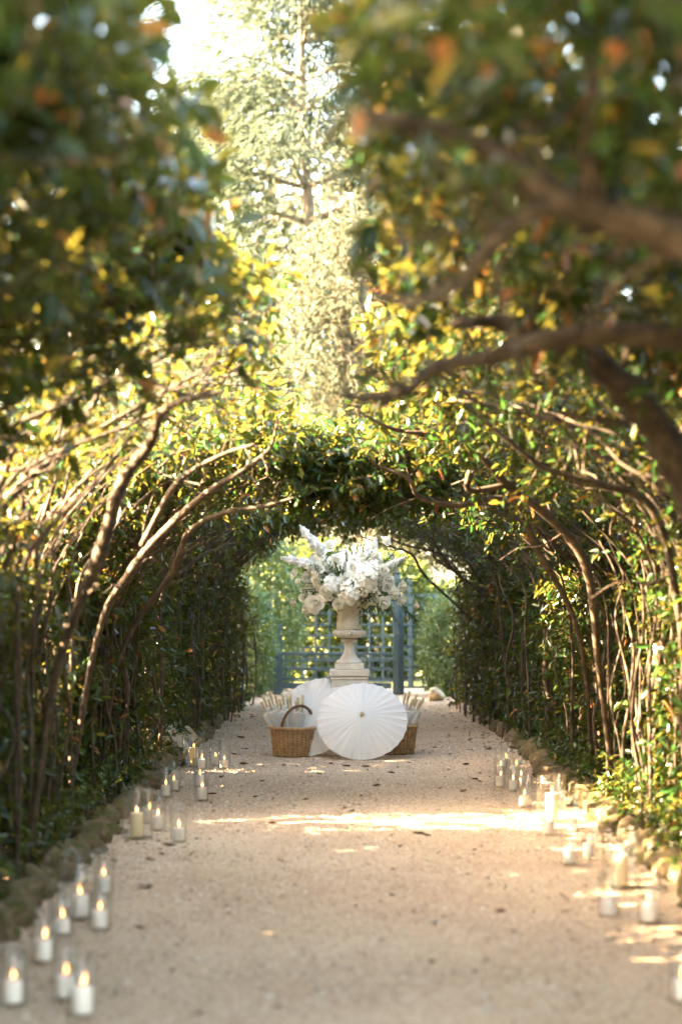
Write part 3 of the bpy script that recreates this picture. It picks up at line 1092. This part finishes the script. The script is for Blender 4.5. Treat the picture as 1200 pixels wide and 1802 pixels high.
ROSE = [rose_mesh(s, M['petal']) for s in range(3)]
ROSE_C = [rose_mesh(s + 5, M['petal_cream'], 22, .8) for s in range(2)]
BUD = rose_mesh(9, M['petal'], 12, .45)
HYD = [hydrangea_mesh(s, M['petal']) for s in range(2)]
SPK = [spike_mesh(s, M['petal_cool']) for s in range(2)]
SPRIG = [sprig_mesh(s, M['ruscus']) for s in range(3)]
SPRIG_L = sprig_mesh(8, M['ruscus'], 24, .055, .42, .32)

BZ = UZ + .62
fl = empty('flower_arrangement', (UX, UD, BZ), 'lush white roses, hydrangeas and delphiniums overflowing the stone urn', 'flowers')
kb = FPX / UD
BC = Vector((0.0, 0.0, .16))          # heart of the arrangement relative to the urn's mouth


def fpos(zx, zy, depth):
    px, py = 380 + zx / 2.5, 880 + zy / 2.5
    return Vector((((px - 611) / kb - UX) * 1.08, -depth, CAM_H - (py - 1045) / kb - BZ))


def aim(o, v, spin=None):
    q = v.normalized().to_track_quat('Z', 'Y')
    o.rotation_euler = (q.to_matrix() @ Matrix.Rotation(rnd.uniform(0, 6) if spin is None else spin, 3, 'Z')).to_euler()


def bloom(name, me, zx, zy, rz, depth, face=None):
    p = fpos(zx, zy, depth)
    o = link(name, me, fl, p, None, rz / 2.5 / kb * 1.28)
    v = (p - BC)
    v.y -= .35
    aim(o, face or v)
    return p


stemb = MB()
flowers = [('rose', 575 + 185 * math.cos(k * 2.39996) * math.sqrt((k + .5) / 46), 352 + 112 * math.sin(k * 2.39996) * math.sqrt((k + .5) / 46), rnd.uniform(18, 28), rnd.uniform(.02, .15)) for k in range(46)] + [
    ('rose', 505, 200, 28, .02), ('rose', 470, 240, 28, .10), ('rose', 535, 272, 36, .16), ('rose', 460, 302, 29, .18), ('rose', 600, 297, 26, .20),
    ('cream', 455, 355, 23, .24), ('rose', 362, 325, 19, .10), ('rose', 378, 362, 15, .14), ('rose', 575, 352, 31, .27), ('cream', 640, 395, 29, .30),
    ('hyd', 590, 408, 46, .25), ('hyd', 655, 345, 50, .22), ('hyd', 515, 385, 43, .20), ('rose', 450, 455, 40, .24), ('rose', 540, 458, 22, .27),
    ('bud', 680, 400, 14, .30), ('bud', 702, 408, 13, .28), ('rose', 724, 310, 25, .18), ('rose', 745, 350, 26, .16), ('rose', 800, 378, 24, .10),
    ('rose', 765, 410, 26, .18), ('rose', 725, 452, 28, .24), ('rose', 798, 440, 22, .15), ('cream', 855, 465, 18, .08), ('rose', 735, 180, 26, -.10),
    ('cream', 360, 450, 19, .10), ('bud', 430, 410, 14, .22), ('rose', 395, 430, 17, .16), ('rose', 410, 482, 18, .18), ('rose', 690, 250, 30, .05),
    ('rose', 650, 270, 28, .08), ('rose', 560, 300, 30, .10), ('rose', 420, 330, 24, .08), ('bud', 395, 395, 13, .12), ('rose', 770, 300, 20, .02),
    ('hyd', 680, 300, 34, .08), ('rose', 500, 310, 26, .06), ('rose', 615, 340, 26, .10), ('rose', 690, 440, 22, .22), ('rose', 485, 420, 22, .22),
    ('rose', 620, 240, 22, -.15), ('rose', 560, 230, 24, -.16), ('rose', 440, 260, 22, -.12), ('rose', 760, 250, 20, -.14), ('hyd', 600, 330, 45, -.22), ('hyd', 500, 350, 40, -.24), ('hyd', 710, 360, 40, -.24),
]
for (kind, zx, zy, rz, dep) in flowers:
    me = {'rose': rnd.choice(ROSE), 'cream': rnd.choice(ROSE_C), 'bud': BUD, 'hyd': rnd.choice(HYD)}[kind]
    nm = {'rose': 'rose', 'cream': 'cream_rose', 'bud': 'flower_bud', 'hyd': 'hydrangea'}[kind]
    p = bloom(nm, me, zx, zy, rz * (1.0 if kind == 'hyd' else .98), dep)
    stemb.tube(spline([p, p * .55 + Vector((0, 0, .05)), Vector((p.x * .12, p.y * .12, -.06))], 4), .004, 4)
for (x0, y0, x1, y1, d0_, d1_) in ((472, 222, 378, 108, .08, .02), (440, 290, 303, 250, .12, .10), (688, 262, 694, 150, -.02, -.06), (655, 262, 672, 178, .02, -.04), (715, 310, 822, 248, .10, .04), (660, 300, 640, 210, .0, -.06)):
    a, b2 = fpos(x0, y0, d0_), fpos(x1, y1, d1_)
    L_ = (b2 - a).length
    o = link('delphinium', rnd.choice(SPK), fl, a, None, L_ * .95)
    aim(o, b2 - a)
    stemb.tube(spline([a, a * .5 + Vector((0, 0, .05)), Vector((a.x * .1, a.y * .1, -.06))], 4), .005, 4)
stemb.build('stems', M['stem_green'], fl)


def sprig(zx, zy, dep, direction, pack, sc=1.0):
    me, line = pack
    o = link('leaf_sprig', me, fl, fpos(zx, zy, dep), None, sc)
    aim(o, Vector(direction))
    key = 'sprig_stem_' + me.name
    sm = bpy.data.meshes.get(key)
    if sm is None:
        sm = MB().tube(line, [.0022] * len(line), 4).mesh(key, M['stem_green'])
    link('stalk', sm, o)


for k in range(80):
    u = Vector((rnd.gauss(0, 1), rnd.gauss(-.5, .8), rnd.gauss(.1, .8))).normalized()
    base_ = Vector((UX * 0, 0, .16)) + Vector((u.x * .30, u.y * .16, u.z * .20))
    me, line = rnd.choice(SPRIG)
    o = link('leaf_sprig', me, fl, base_, None, rnd.uniform(.45, .72))
    aim(o, u)
for (zx, zy, dep, dr, pk, sc) in ((770, 350, .05, (1, -.1, .05), SPRIG_L, .9), (790, 370, .06, (1, -.2, -.1), SPRIG_L, .8), (750, 250, .0, (.7, 0, .7), SPRIG[0], .6), (600, 260, .05, (-.2, -.1, 1), SPRIG[1], .6),
                                  (640, 250, .05, (.1, -.1, 1), SPRIG[2], .6), (780, 440, .12, (.7, -.3, -.7), SPRIG[0], .75), (800, 460, .10, (.5, -.2, -.9), SPRIG[1], .75), (740, 460, .16, (.3, -.3, -.9), SPRIG[2], .6),
                                  (820, 400, .05, (.9, -.2, -.3), SPRIG[0], .6), (700, 440, .24, (.2, -.5, -.9), SPRIG[1], .5), (430, 470, .14, (-.3, -.2, -.9), SPRIG_L, .7), (470, 480, .14, (-.1, -.2, -1), SPRIG_L, .8),
                                  (380, 440, .08, (-.9, -.2, -.5), SPRIG[2], .5), (375, 400, .08, (-1, -.1, .1), SPRIG[0], .45), (470, 330, .2, (-.3, -.9, .3), SPRIG[1], .5), (560, 340, .22, (0, -1, .3), SPRIG[2], .45),
                                  (500, 250, .14, (.4, -.8, .4), SPRIG[0], .5), (660, 460, .26, (.1, -.8, -.6), SPRIG[1], .5), (760, 300, .1, (.8, -.4, .4), SPRIG[2], .6), (840, 470, .08, (.8, -.1, -.4), SPRIG[0], .5),
                                  (720, 290, .12, (.4, -.6, .6), SPRIG[1], .55), (690, 170, -.05, (.3, 0, 1), SPRIG[1], .5)):
    sprig(zx, zy, dep, dr, pk, sc)

# ------------------------------------------------------------------ paper parasols
def parasol(px, py, d, az, tilt, label, R0=.42, dep=.105, n=28):
    """Open parasol; apex axis along local +Z, tilted back from facing the camera."""
    root = empty('paper_parasol', (0, 0, 0), label, 'parasol', 'open white paper parasols')
    b_ = MB()
    rings = 7
    b_.v.append((0, 0, dep))
    for i in range(1, rings + 1):
        t = i / rings
        for k in range(n * 2):
            w = 2 * math.pi * k / (n * 2)
            rib = k % 2 == 0
            rr = R0 * t * (1.0 if rib else math.cos(math.pi / n) * (1 - .012 * t))
            z = dep * (1 - t ** 1.35) - (0 if rib else .0035 * t)
            z += rnd.uniform(-.0016, .0016) * t - (0 if rib else rnd.uniform(0, .002) * t)
            b_.v.append((rr * math.cos(w), rr * math.sin(w), z))
    m_ = n * 2
    for k in range(m_):
        b_.f.append((0, 1 + k, 1 + (k + 1) % m_))
    for i in range(rings - 1):
        for k in range(m_):
            a, c = 1 + i * m_ + k, 1 + i * m_ + (k + 1) % m_
            b_.f.append((a, a + m_, c + m_, c))
    b_.build('canopy', M['paper'], root, smooth=False)
    rl = [(R0 * t * 1.012, 0, dep * (1 - t ** 1.35) + .0012 - (.003 if t < .99 else 0)) for t in (.06, .25, .5, .75, 1.0)]
    rm = MB().tube(rl, [.0022] * 5, 5).mesh('rib', M['paper'])
    for k in range(n):
        link('rib', rm, root, None, (0, 0, 2 * math.pi * k / n))
    st = MB().tube([(R0 * .45, 0, dep * .55), (.02, 0, -.10)], [.002, .002], 4).mesh('stretcher', M['bamboo'])
    for k in range(n):
        link('stretcher', st, root, None, (0, 0, 2 * math.pi * k / n))
    MB().lathe([(0, -.36), (.010, -.36), (.011, -.34), (.008, -.33), (.0065, -.2), (.0065, dep - .01), (0, dep - .01)], 10).build('shaft', M['bamboo'], root)
    MB().lathe([(.020, dep - .006), (.021, dep + .010), (.016, dep + .018), (.012, dep + .019), (.011, dep + .036), (.007, dep + .041), (0, dep + .041)], 14).build('tip', M['bamboo'], root)
    v = Vector((math.sin(az) * math.cos(tilt), -math.cos(az) * math.cos(tilt), math.sin(tilt)))
    q = v.to_track_quat('Z', 'Y')
    root.rotation_euler = q.to_euler()
    low = min((q.to_matrix() @ Vector((R0 * math.cos(w), R0 * math.sin(w), 0))).z for w in [k * .05 for k in range(126)])
    c = at(px, py, d)
    root.location = (c.x, d, PZ - low + .002)
    return root


parasol(637, 1274, 18.38, R(-2), R(36), 'open white paper parasol lying in front of the pedestal')
parasol(553, 1262, 18.72, R(-26), R(32), 'open white paper parasol leaning behind the wicker basket')

# ------------------------------------------------------------------ wicker baskets with closed parasols
def basket(x, d, label, rb=.172, rt=.208, h=.268, handle=True, hrot=.3):
    root = empty('wicker_basket', (x, d, PZ), label, 'basket', 'wicker baskets of parasols')
    rows, stakes = 20, 28
    wv = MB()
    for i in range(rows):
        z = .012 + (h - .03) * i / (rows - 1)
        rr = rb + (rt - rb) * (z / h) ** .8
        pts = []
        seg = stakes * 4
        for k in range(seg):
            w = 2 * math.pi * k / seg
            q = rr + .0075 * math.cos(w * stakes / 2 + (math.pi if i % 2 else 0))
            pts.append((q * math.cos(w), q * math.sin(w), z + rnd.uniform(-.0012, .0012)))
        wv.tube(pts, rnd.uniform(.0060, .0072), 6, closed=True)
    wv.build('woven_wall', M['wicker'], root)
    sb = MB()
    for k in range(stakes):
        w = 2 * math.pi * k / stakes
        sb.tube([(rb * math.cos(w), rb * math.sin(w), .002), (rt * math.cos(w), rt * math.sin(w), h)], .0055, 5)
    sb.build('stakes', M['wicker_dark'], root)
    rm = MB()
    for j in range(3):
        pts = []
        for k in range(120):
            w = 2 * math.pi * k / 120
            ph = w * 22 + j * 2.094
            q = rt + .004 + .010 * math.cos(ph)
            pts.append((q * math.cos(w), q * math.sin(w), h - .004 + .010 * math.sin(ph)))
        rm.tube(pts, .0085, 6, closed=True)
    rm.build('braided_rim', M['wicker'], root)
    MB().lathe([(0, .006), (rb - .004, .006), (rb + .004, .002), (rb, .014), (0, .014)], 32).build('base', M['wicker_dark'], root)
    if handle:
        hb = MB()
        for j in range(3):
            pts = []
            for k in range(61):
                t = math.pi * k / 60
                ph = k * .62 + j * 2.094
                ex, ez = -math.cos(t) * (rt - .035), h - .02 + .235 * math.sin(t) ** .8
                rr = 1 + .0
                nx_, nz_ = -math.cos(t), math.sin(t)
                pts.append((ex + nx_ * .0085 * math.cos(ph), .0085 * math.sin(ph), ez + nz_ * .0085 * math.cos(ph)))
            hb.tube(pts, .0072, 6)
        o = hb.build('handle', M['wicker_dark'], root)
        o.rotation_euler = (Matrix.Rotation(hrot, 3, 'Z') @ Matrix.Rotation(R(13), 3, 'X')).to_euler()
    return root


def folded_mesh(seed):
    """Body of a closed parasol: pleated paper tapering to the tied end (origin at the low tip)."""
    n = 22

    def mod(r_, z, w):
        return r_ * (1 + .22 * (1 if int(w / (2 * math.pi) * n * 2 + .5) % 2 else -1) * (.3 + z))
    return MB().lathe([(0, .0), (.010, .002), (.016, .08), (.022, .20), (.027, .32), (.026, .40), (.016, .405), (0, .405)], n * 2, mod).mesh('paper_body', M['paper'], False)


FOLD = folded_mesh(1)
FH = MB().lathe([(.0075, .40), (.0075, .46), (.0095, .462), (.0105, .53), (.0095, .538), (0, .538)], 10).mesh('handle', M['bamboo'])
FB = MB().lathe([(.0165, .395), (.0178, .40), (.0178, .412), (.012, .416)], 12).mesh('collar', M['bamboo'])
FT = MB().lathe([(0, -.02), (.006, -.018), (.007, .0), (0, .004)], 8).mesh('tip', M['bamboo'])


def folded(x, y, z, vec, sc, label, group):
    r_ = empty('closed_parasol', (x, y, z), label, 'parasol', group)
    q = Vector(vec).normalized().to_track_quat('Z', 'Y')
    r_.rotation_euler = q.to_euler()
    r_.scale = (1.3, 1.3, sc)
    for nm, me in (('paper_body', FOLD), ('handle', FH), ('collar', FB), ('tip', FT)):
        link(nm, me, r_)
    return r_


bx, bd = (516 - 611) / (FPX / 18.52), 18.62
basket(bx, bd, 'brown wicker basket with a hoop handle left of the parasols', hrot=.62)
NTH = ['first'] + ORD[1:]
i = 0
for (dx, dy, lx, ly, sc) in ((-.15, .0, -.46, .02, .92), (-.14, .06, -.40, .06, 1.02), (-.10, -.02, -.36, -.02, .94), (-.10, .10, -.30, .10, 1.06), (-.05, .02, -.27, .02, 1.0), (-.04, -.04, -.22, -.03, .90), (-.03, .12, -.18, .12, .98),
                             (.02, .0, -.14, .0, .94), (.03, .08, -.10, .08, .97), (.08, -.02, -.05, -.02, .86), (.08, .06, -.02, .05, .92), (.12, .03, .02, .02, .86), (.11, .12, .03, .12, .93)):
    folded(bx + dx * .62, bd + dy * .8, PZ + .045 + rnd.uniform(0, .02), (lx, ly, 1), sc, 'closed white parasol, %s counted from the left in the hoop handled basket' % NTH[i], 'closed parasols in the left basket')
    i += 1
bx2, bd2 = (694 - 611) / (FPX / 18.82), 18.90
basket(bx2, bd2, 'brown wicker basket half hidden behind the front parasol', handle=False)
i = 0
for (dx, dy, lx, ly, sc) in ((.13, .03, .46, .03, .95), (.12, -.05, .42, -.06, .90), (.09, .07, .38, .07, .92), (.08, .0, .34, .0, .98), (.05, -.07, .30, -.10, .93), (.03, .06, .25, .06, 1.0), (.0, -.02, .20, -.05, .98), (-.05, .0, .10, .0, .9)):
    folded(bx2 + dx * .5, bd2 + dy * .8, PZ + .045 + rnd.uniform(0, .02), (lx, ly, 1), sc, 'closed white parasol, %s counted from the right in the half hidden basket' % NTH[i], 'closed parasols in the right basket')
    i += 1

# ------------------------------------------------------------------ candles in glass cylinders
def vase_mesh(r_, h, t=.0045):
    return MB().lathe([(0, 0), (r_ * .96, 0), (r_, .004), (r_, h - .002), (r_ - t * .5, h), (r_ - t, h - .002), (r_ - t, .014), (0, .014)], 36).mesh('glass_cylinder', M['glass'])


def candle_mesh(r_, h, mat):
    return MB().lathe([(0, 0), (r_ * .97, 0), (r_, .004), (r_, h - .006), (r_ * .94, h), (r_ * .72, h - .002), (r_ * .45, h - .007), (0, h - .009)], 28).mesh('wax_body', mat)


VL, VM = vase_mesh(.098, .31), vase_mesh(.052, .225)
CAND = {'L': (candle_mesh(.040, .165, M['wax_ivory']), .165), 'K': (candle_mesh(.037, .095, M['wax']), .095), 'M': (candle_mesh(.035, .080, M['wax']), .080), 'S': (candle_mesh(.033, .070, M['wax']), .070)}
WICK = MB().tube([(0, 0, -.006), (.0008, 0, .008), (.002, 0, .013)], [.0012, .0012, .0009], 5).mesh('wick', M['wick'])
FLAME = MB().lathe([(0, 0), (.0045, .004), (.0076, .012), (.0072, .021), (.0048, .032), (.002, .041), (0, .046)], 12).mesh('flame', M['flame'])

spots = [  # (px, py of the foot, vase, candle, where)
    (30, 1768, 'M', 'M', 'L', 'in the bottom corner of the left row'), (120, 1757, 'M', 'M', 'L', 'behind its twin at the front of the left row'),
    (148, 1786, 'M', 'K', 'L', 'closest to the camera in the left row'), (82, 1694, 'M', 'M', 'L', 'alone behind the front three of the left row'),
    (112, 1646, 'M', 'S', 'L', 'nearest the stones in the left foursome'), (144, 1617, 'L', 'K', 'L', 'in the wide vase of the left foursome'),
    (180, 1636, 'M', 'M', 'L', 'out on the gravel in the left foursome'), (186, 1574, 'M', 'S', 'L', 'at the back of the left foursome'),
    (244, 1476, 'L', 'L', 'L', 'midway along the left row, tall and ivory'), (264, 1450, 'M', 'S', 'L', 'just behind the tall ivory one on the left'),
    (280, 1462, 'M', 'S', 'L', 'beside the tall ivory one on the left'), (316, 1482, 'M', 'M', 'L', 'out on the gravel beside the left wide vase'),
    (294, 1404, 'M', 'S', 'L', 'by the mossy stones past the left wide vase'), (308, 1393, 'M', 'S', 'L', 'behind the one by the mossy stones on the left'),
    (342, 1350, 'L', 'L', 'L', 'beside the pale boulder, tall and ivory'), (356, 1355, 'M', 'S', 'L', 'in front of the wide vase beside the pale boulder'),
    (356, 1410, 'M', 'M', 'L', 'in front of the gravel pair on the left'), (353, 1386, 'M', 'S', 'L', 'behind the gravel pair on the left'),
    (380, 1349, 'M', 'S', 'L', 'left of the farthest two in the left row'), (396, 1354, 'M', 'S', 'L', 'right of the farthest two in the left row'),
    (878, 1386, 'M', 'M', 'R', 'out on the gravel in the far right cluster'), (880, 1364, 'M', 'S', 'R', 'behind the outermost of the far right cluster'),
    (890, 1353, 'M', 'S', 'R', 'farthest back in the far right cluster'), (906, 1368, 'M', 'M', 'R', 'nearest the stones in the far right cluster'),
    (902, 1393, 'M', 'S', 'R', 'in front of the far right cluster'), (914, 1384, 'M', 'S', 'R', 'second from the front of the far right cluster'),
    (921, 1422, 'M', 'M', 'R', 'alone before the wide vase on the right'), (967, 1446, 'L', 'L', 'R', 'by the sunlit patch, tall and ivory'),
    (963, 1470, 'M', 'S', 'R', 'in front of the wide vase by the sunlit patch'), (1003, 1464, 'M', 'S', 'R', 'against the sunlit stones on the right'),
    (999, 1522, 'M', 'M', 'R', 'out on the gravel in the right middle pair'), (1034, 1512, 'M', 'M', 'R', 'nearer the stones in the right middle pair'),
    (1088, 1562, 'L', 'L', 'R', 'at the front right, tall and ivory'), (1068, 1612, 'M', 'M', 'R', 'out on the gravel before the front right wide vase'),
    (1137, 1624, 'M', 'M', 'R', 'near the stones before the front right wide vase'), (1196, 1762, 'M', 'M', 'R', 'cut by the right picture edge at the bottom')]
for (px, py, vs, cs, sd, where) in spots:
    x, d = on_ground(px, py)
    wide = 'wide' if vs == 'L' else 'narrow'
    v = link('glass_vase', VL if vs == 'L' else VM, None, (x, d, PZ))
    tag(v, '%s glass vase of the candle %s' % (wide, where), 'vase', 'glass candle vases along the path')
    c = empty('pillar_candle', (x + rnd.uniform(-.006, .006), d, PZ + .0145), 'lit %s pillar candle %s' % ('ivory' if cs == 'L' else 'white', where), 'candle', 'lit candles along the path')
    me, h = CAND[cs]
    hz = rnd.uniform(.86, 1.14)
    link('wax_body', me, c, None, (0, 0, rnd.uniform(0, 6)), (1, 1, hz))
    h *= hz
    link('wick', WICK, c, (0, 0, h - .005))
    link('flame', FLAME, c, (.002, 0, h + .003), (rnd.uniform(-.16, .16), rnd.uniform(-.16, .16), rnd.uniform(0, 6)), (rnd.uniform(.85, 1.15), 1.0, rnd.uniform(.75, 1.2)))

# ------------------------------------------------------------------ fallen leaves on the gravel
def fallen_mesh(seed, mat):
    r_ = random.Random(seed)
    v = []
    ring = [(0, -.5), (.2, -.28), (.27, .0), (.2, .27), (0, .5), (-.2, .27), (-.27, 0), (-.2, -.28)]
    v = [(0, 0, .02)] + [(x, y, .05 + .45 * abs(x) + r_.uniform(-.03, .08)) for x, y in ring]
    return MB().add(v, [(0, 1 + k, 1 + (k + 1) % 8) for k in range(8)]).mesh('fallen_leaf', mat)


FALL = [fallen_mesh(s, M['dry_leaf']) for s in range(4)]
PALE = fallen_mesh(9, M['pale_leaf'])
for (px, py) in [(465, 1378), (452, 1402), (372, 1400), (447, 1360), (392, 1370), (770, 1388), (832, 1374), (840, 1376), (818, 1395), (700, 1490), (752, 1472), (735, 1470), (820, 1282), (800, 1283), (845, 1294), (826, 1302), (775, 1262), (790, 1297),
                 (447, 1262), (440, 1258), (425, 1300), (432, 1318), (262, 1516), (258, 1562), (640, 1352), (560, 1362), (605, 1350), (690, 1362), (720, 1345), (265, 1563), (300, 1490), (286, 1505), (250, 1632), (1085, 1636), (1190, 1644), (880, 1604),
                 (742, 1324), (765, 1318), (790, 1330), (815, 1345), (430, 1345), (410, 1330), (500, 1350), (580, 1345), (660, 1385), (880, 1340), (860, 1320), (540, 1410), (480, 1450), (620, 1430)]:
    x, d = on_ground(px + rnd.uniform(-4, 4), py + rnd.uniform(-2, 2))
    o = link('fallen_leaf', rnd.choice(FALL), None, (x, d, PZ), (rnd.uniform(-.2, .2), rnd.uniform(-.2, .2), rnd.uniform(0, 6)), rnd.uniform(.05, .095))
    tag(o, 'small curled brown leaf lying on the gravel path', 'leaf', 'brown leaves fallen on the path')
for (px, py) in [(910, 1646), (760, 1622), (1055, 1740), (850, 1750), (855, 1775), (205, 1745), (880, 1400), (750, 1515), (855, 1545), (890, 1560), (640, 1486)]:
    x, d = on_ground(px, py)
    o = link('fallen_leaf', PALE, None, (x, d, PZ), (0, 0, rnd.uniform(0, 6)), rnd.uniform(.035, .06))
    tag(o, 'small pale dry leaf lying on the gravel path', 'leaf', 'pale leaves fallen on the path')

# low seedlings and trailing shoots at the foot of the hedges
for side in (-1, 1):
    t_ = 900
    bx_ = (PXL - .16 - rng.exponential(.22, t_)) if side < 0 else (PXR + .16 + rng.exponential(.22, t_))
    B = np.stack([bx_, 8 + 20.5 * rng.random(t_), rng.uniform(.02, .22, t_)], 1)
    Dv = unit(np.stack([rng.normal(-side * .35, .5, t_), rng.normal(0, .5, t_), rng.uniform(.4, 1.2, t_)], 1))
    p, ld, nn = twig_leaves(B, Dv, rng.uniform(.08, .28, t_), 8, np.tile([0, 0, 1.0], (t_, 1)))
    n = len(p)
    keep = p[:, 2] > .02
    p, ld, nn = p[keep], ld[keep], nn[keep]
    n = len(p)
    tag(link('undergrowth', leaf_mesh('undergrowth', p, ld, nn, rng.uniform(.03, .07, n), rng.uniform(.4, .6, n), np.clip(rng.normal(.45, .2, n), 0, .9), M['laurel'])),
        'low leafy shoots along the %s stone edging' % ('left' if side < 0 else 'right'), 'undergrowth', kind='stuff')

# gravel grains: loose little stones over the path, too many to count
n = 46000
yy = 7.0 + 13.5 * rng.random(n) ** .9
yy[:9000] = 18 + 11 * rng.random(9000)
p = np.stack([rng.uniform(PXL - .02, PXR + .02, n), yy, np.full(n, PZ)], 1)
sz = rng.uniform(.004, .0095, n) * np.where(rng.random(n) < .06, 1.7, 1)
a_ = rng.uniform(0, 6.28, n)
ca, sa = np.cos(a_), np.sin(a_)
oct_ = np.array([(1, 0, 0), (0, .75, 0), (-1, 0, 0), (0, -.75, 0), (.1, .05, .8)])
oc = np.repeat(oct_[None], n, 0) * (1 + rng.uniform(-.25, .25, (n, 5, 1)))
vx = oc[..., 0] * ca[:, None] - oc[..., 1] * sa[:, None]
vy = oc[..., 0] * sa[:, None] + oc[..., 1] * ca[:, None]
vv = p[:, None, :] + np.stack([vx, vy, oc[..., 2]], -1) * sz[:, None, None]
tri = np.array([(0, 1, 4), (1, 2, 4), (2, 3, 4), (3, 0, 4)])
me = bpy.data.meshes.new('gravel')
me.vertices.add(n * 5)
me.vertices.foreach_set('co', vv.astype(np.float32).ravel())
me.loops.add(n * 12)
me.loops.foreach_set('vertex_index', (np.arange(n)[:, None, None] * 5 + tri[None]).astype(np.int32).ravel())
me.polygons.add(n * 4)
me.polygons.foreach_set('loop_start', np.arange(0, n * 12, 3, dtype=np.int32))
me.update(calc_edges=True)
ta = me.attributes.new('tint', 'FLOAT', 'POINT')
ta.data.foreach_set('value', np.repeat(rng.random(n), 5).astype(np.float32))
m, nt, b = new_mat('gravel_grain')
a = nt.nodes.new('ShaderNodeAttribute')
a.attribute_name = 'tint'
r = ramp(nt, a.outputs['Fac'], [(0, (.20, .13, .08)), (.35, (.48, .35, .24)), (.75, (.59, .455, .33)), (1, (.70, .62, .50))])
nt.links.new(r.outputs[0], b.inputs['Base Color'])
b.inputs['Roughness'].default_value = .85
b.inputs['Specular IOR Level'].default_value = .25
me.materials.append(m)
tag(link('gravel', me), 'loose pale gravel grains strewn over the path', 'gravel', kind='stuff')

# loose bits of leaf and grit, too many to count
n = 3000
yy = 6.5 + 22.5 * rng.random(n)
xx = rng.uniform(PXL, PXR, n)
edge = rng.random(n) < .66
xx[edge] = np.where(rng.random(edge.sum()) < .5, PXL + rng.exponential(.12, edge.sum()), PXR - rng.exponential(.15, edge.sum()))
p = np.stack([xx, yy, np.full(n, PZ + .003)], 1)
ld = unit(np.stack([rng.normal(size=n), rng.normal(size=n), rng.normal(0, .15, n)], 1))
nn = unit(np.stack([rng.normal(0, .3, n), rng.normal(0, .3, n), np.ones(n)], 1))
M['litter'] = leaf_mat('litter', [(0, (.07, .04, .02)), (.5, (.16, .09, .05)), (.8, (.30, .20, .11)), (1, (.5, .42, .30))], .7, .1, (.3, .2, .1))
tag(link('leaf_litter', leaf_mesh('leaf_litter', p, ld, nn, rng.uniform(.012, .04, n), rng.uniform(.4, .8, n), rng.random(n), M['litter'])), 'brown leaf crumbs scattered over the gravel path', 'leaf litter', kind='stuff')
n = 5200
xx = np.where(rng.random(n) < .5, PXL - .2 - rng.uniform(0, 1.3, n), PXR + .2 + rng.uniform(0, 1.3, n))
p = np.stack([xx, 6.5 + 22.5 * rng.random(n), np.full(n, .012) + rng.uniform(0, .02, n)], 1)
ld = unit(np.stack([rng.normal(size=n), rng.normal(size=n), rng.normal(0, .2, n)], 1))
nn = unit(np.stack([rng.normal(0, .4, n), rng.normal(0, .4, n), np.ones(n)], 1))
tag(link('leaf_litter', leaf_mesh('leaf_litter', p, ld, nn, rng.uniform(.04, .10, n), rng.uniform(.4, .6, n), rng.random(n), M['litter'])), 'carpet of dead leaves on the earth under the hedges', 'leaf litter', kind='stuff')
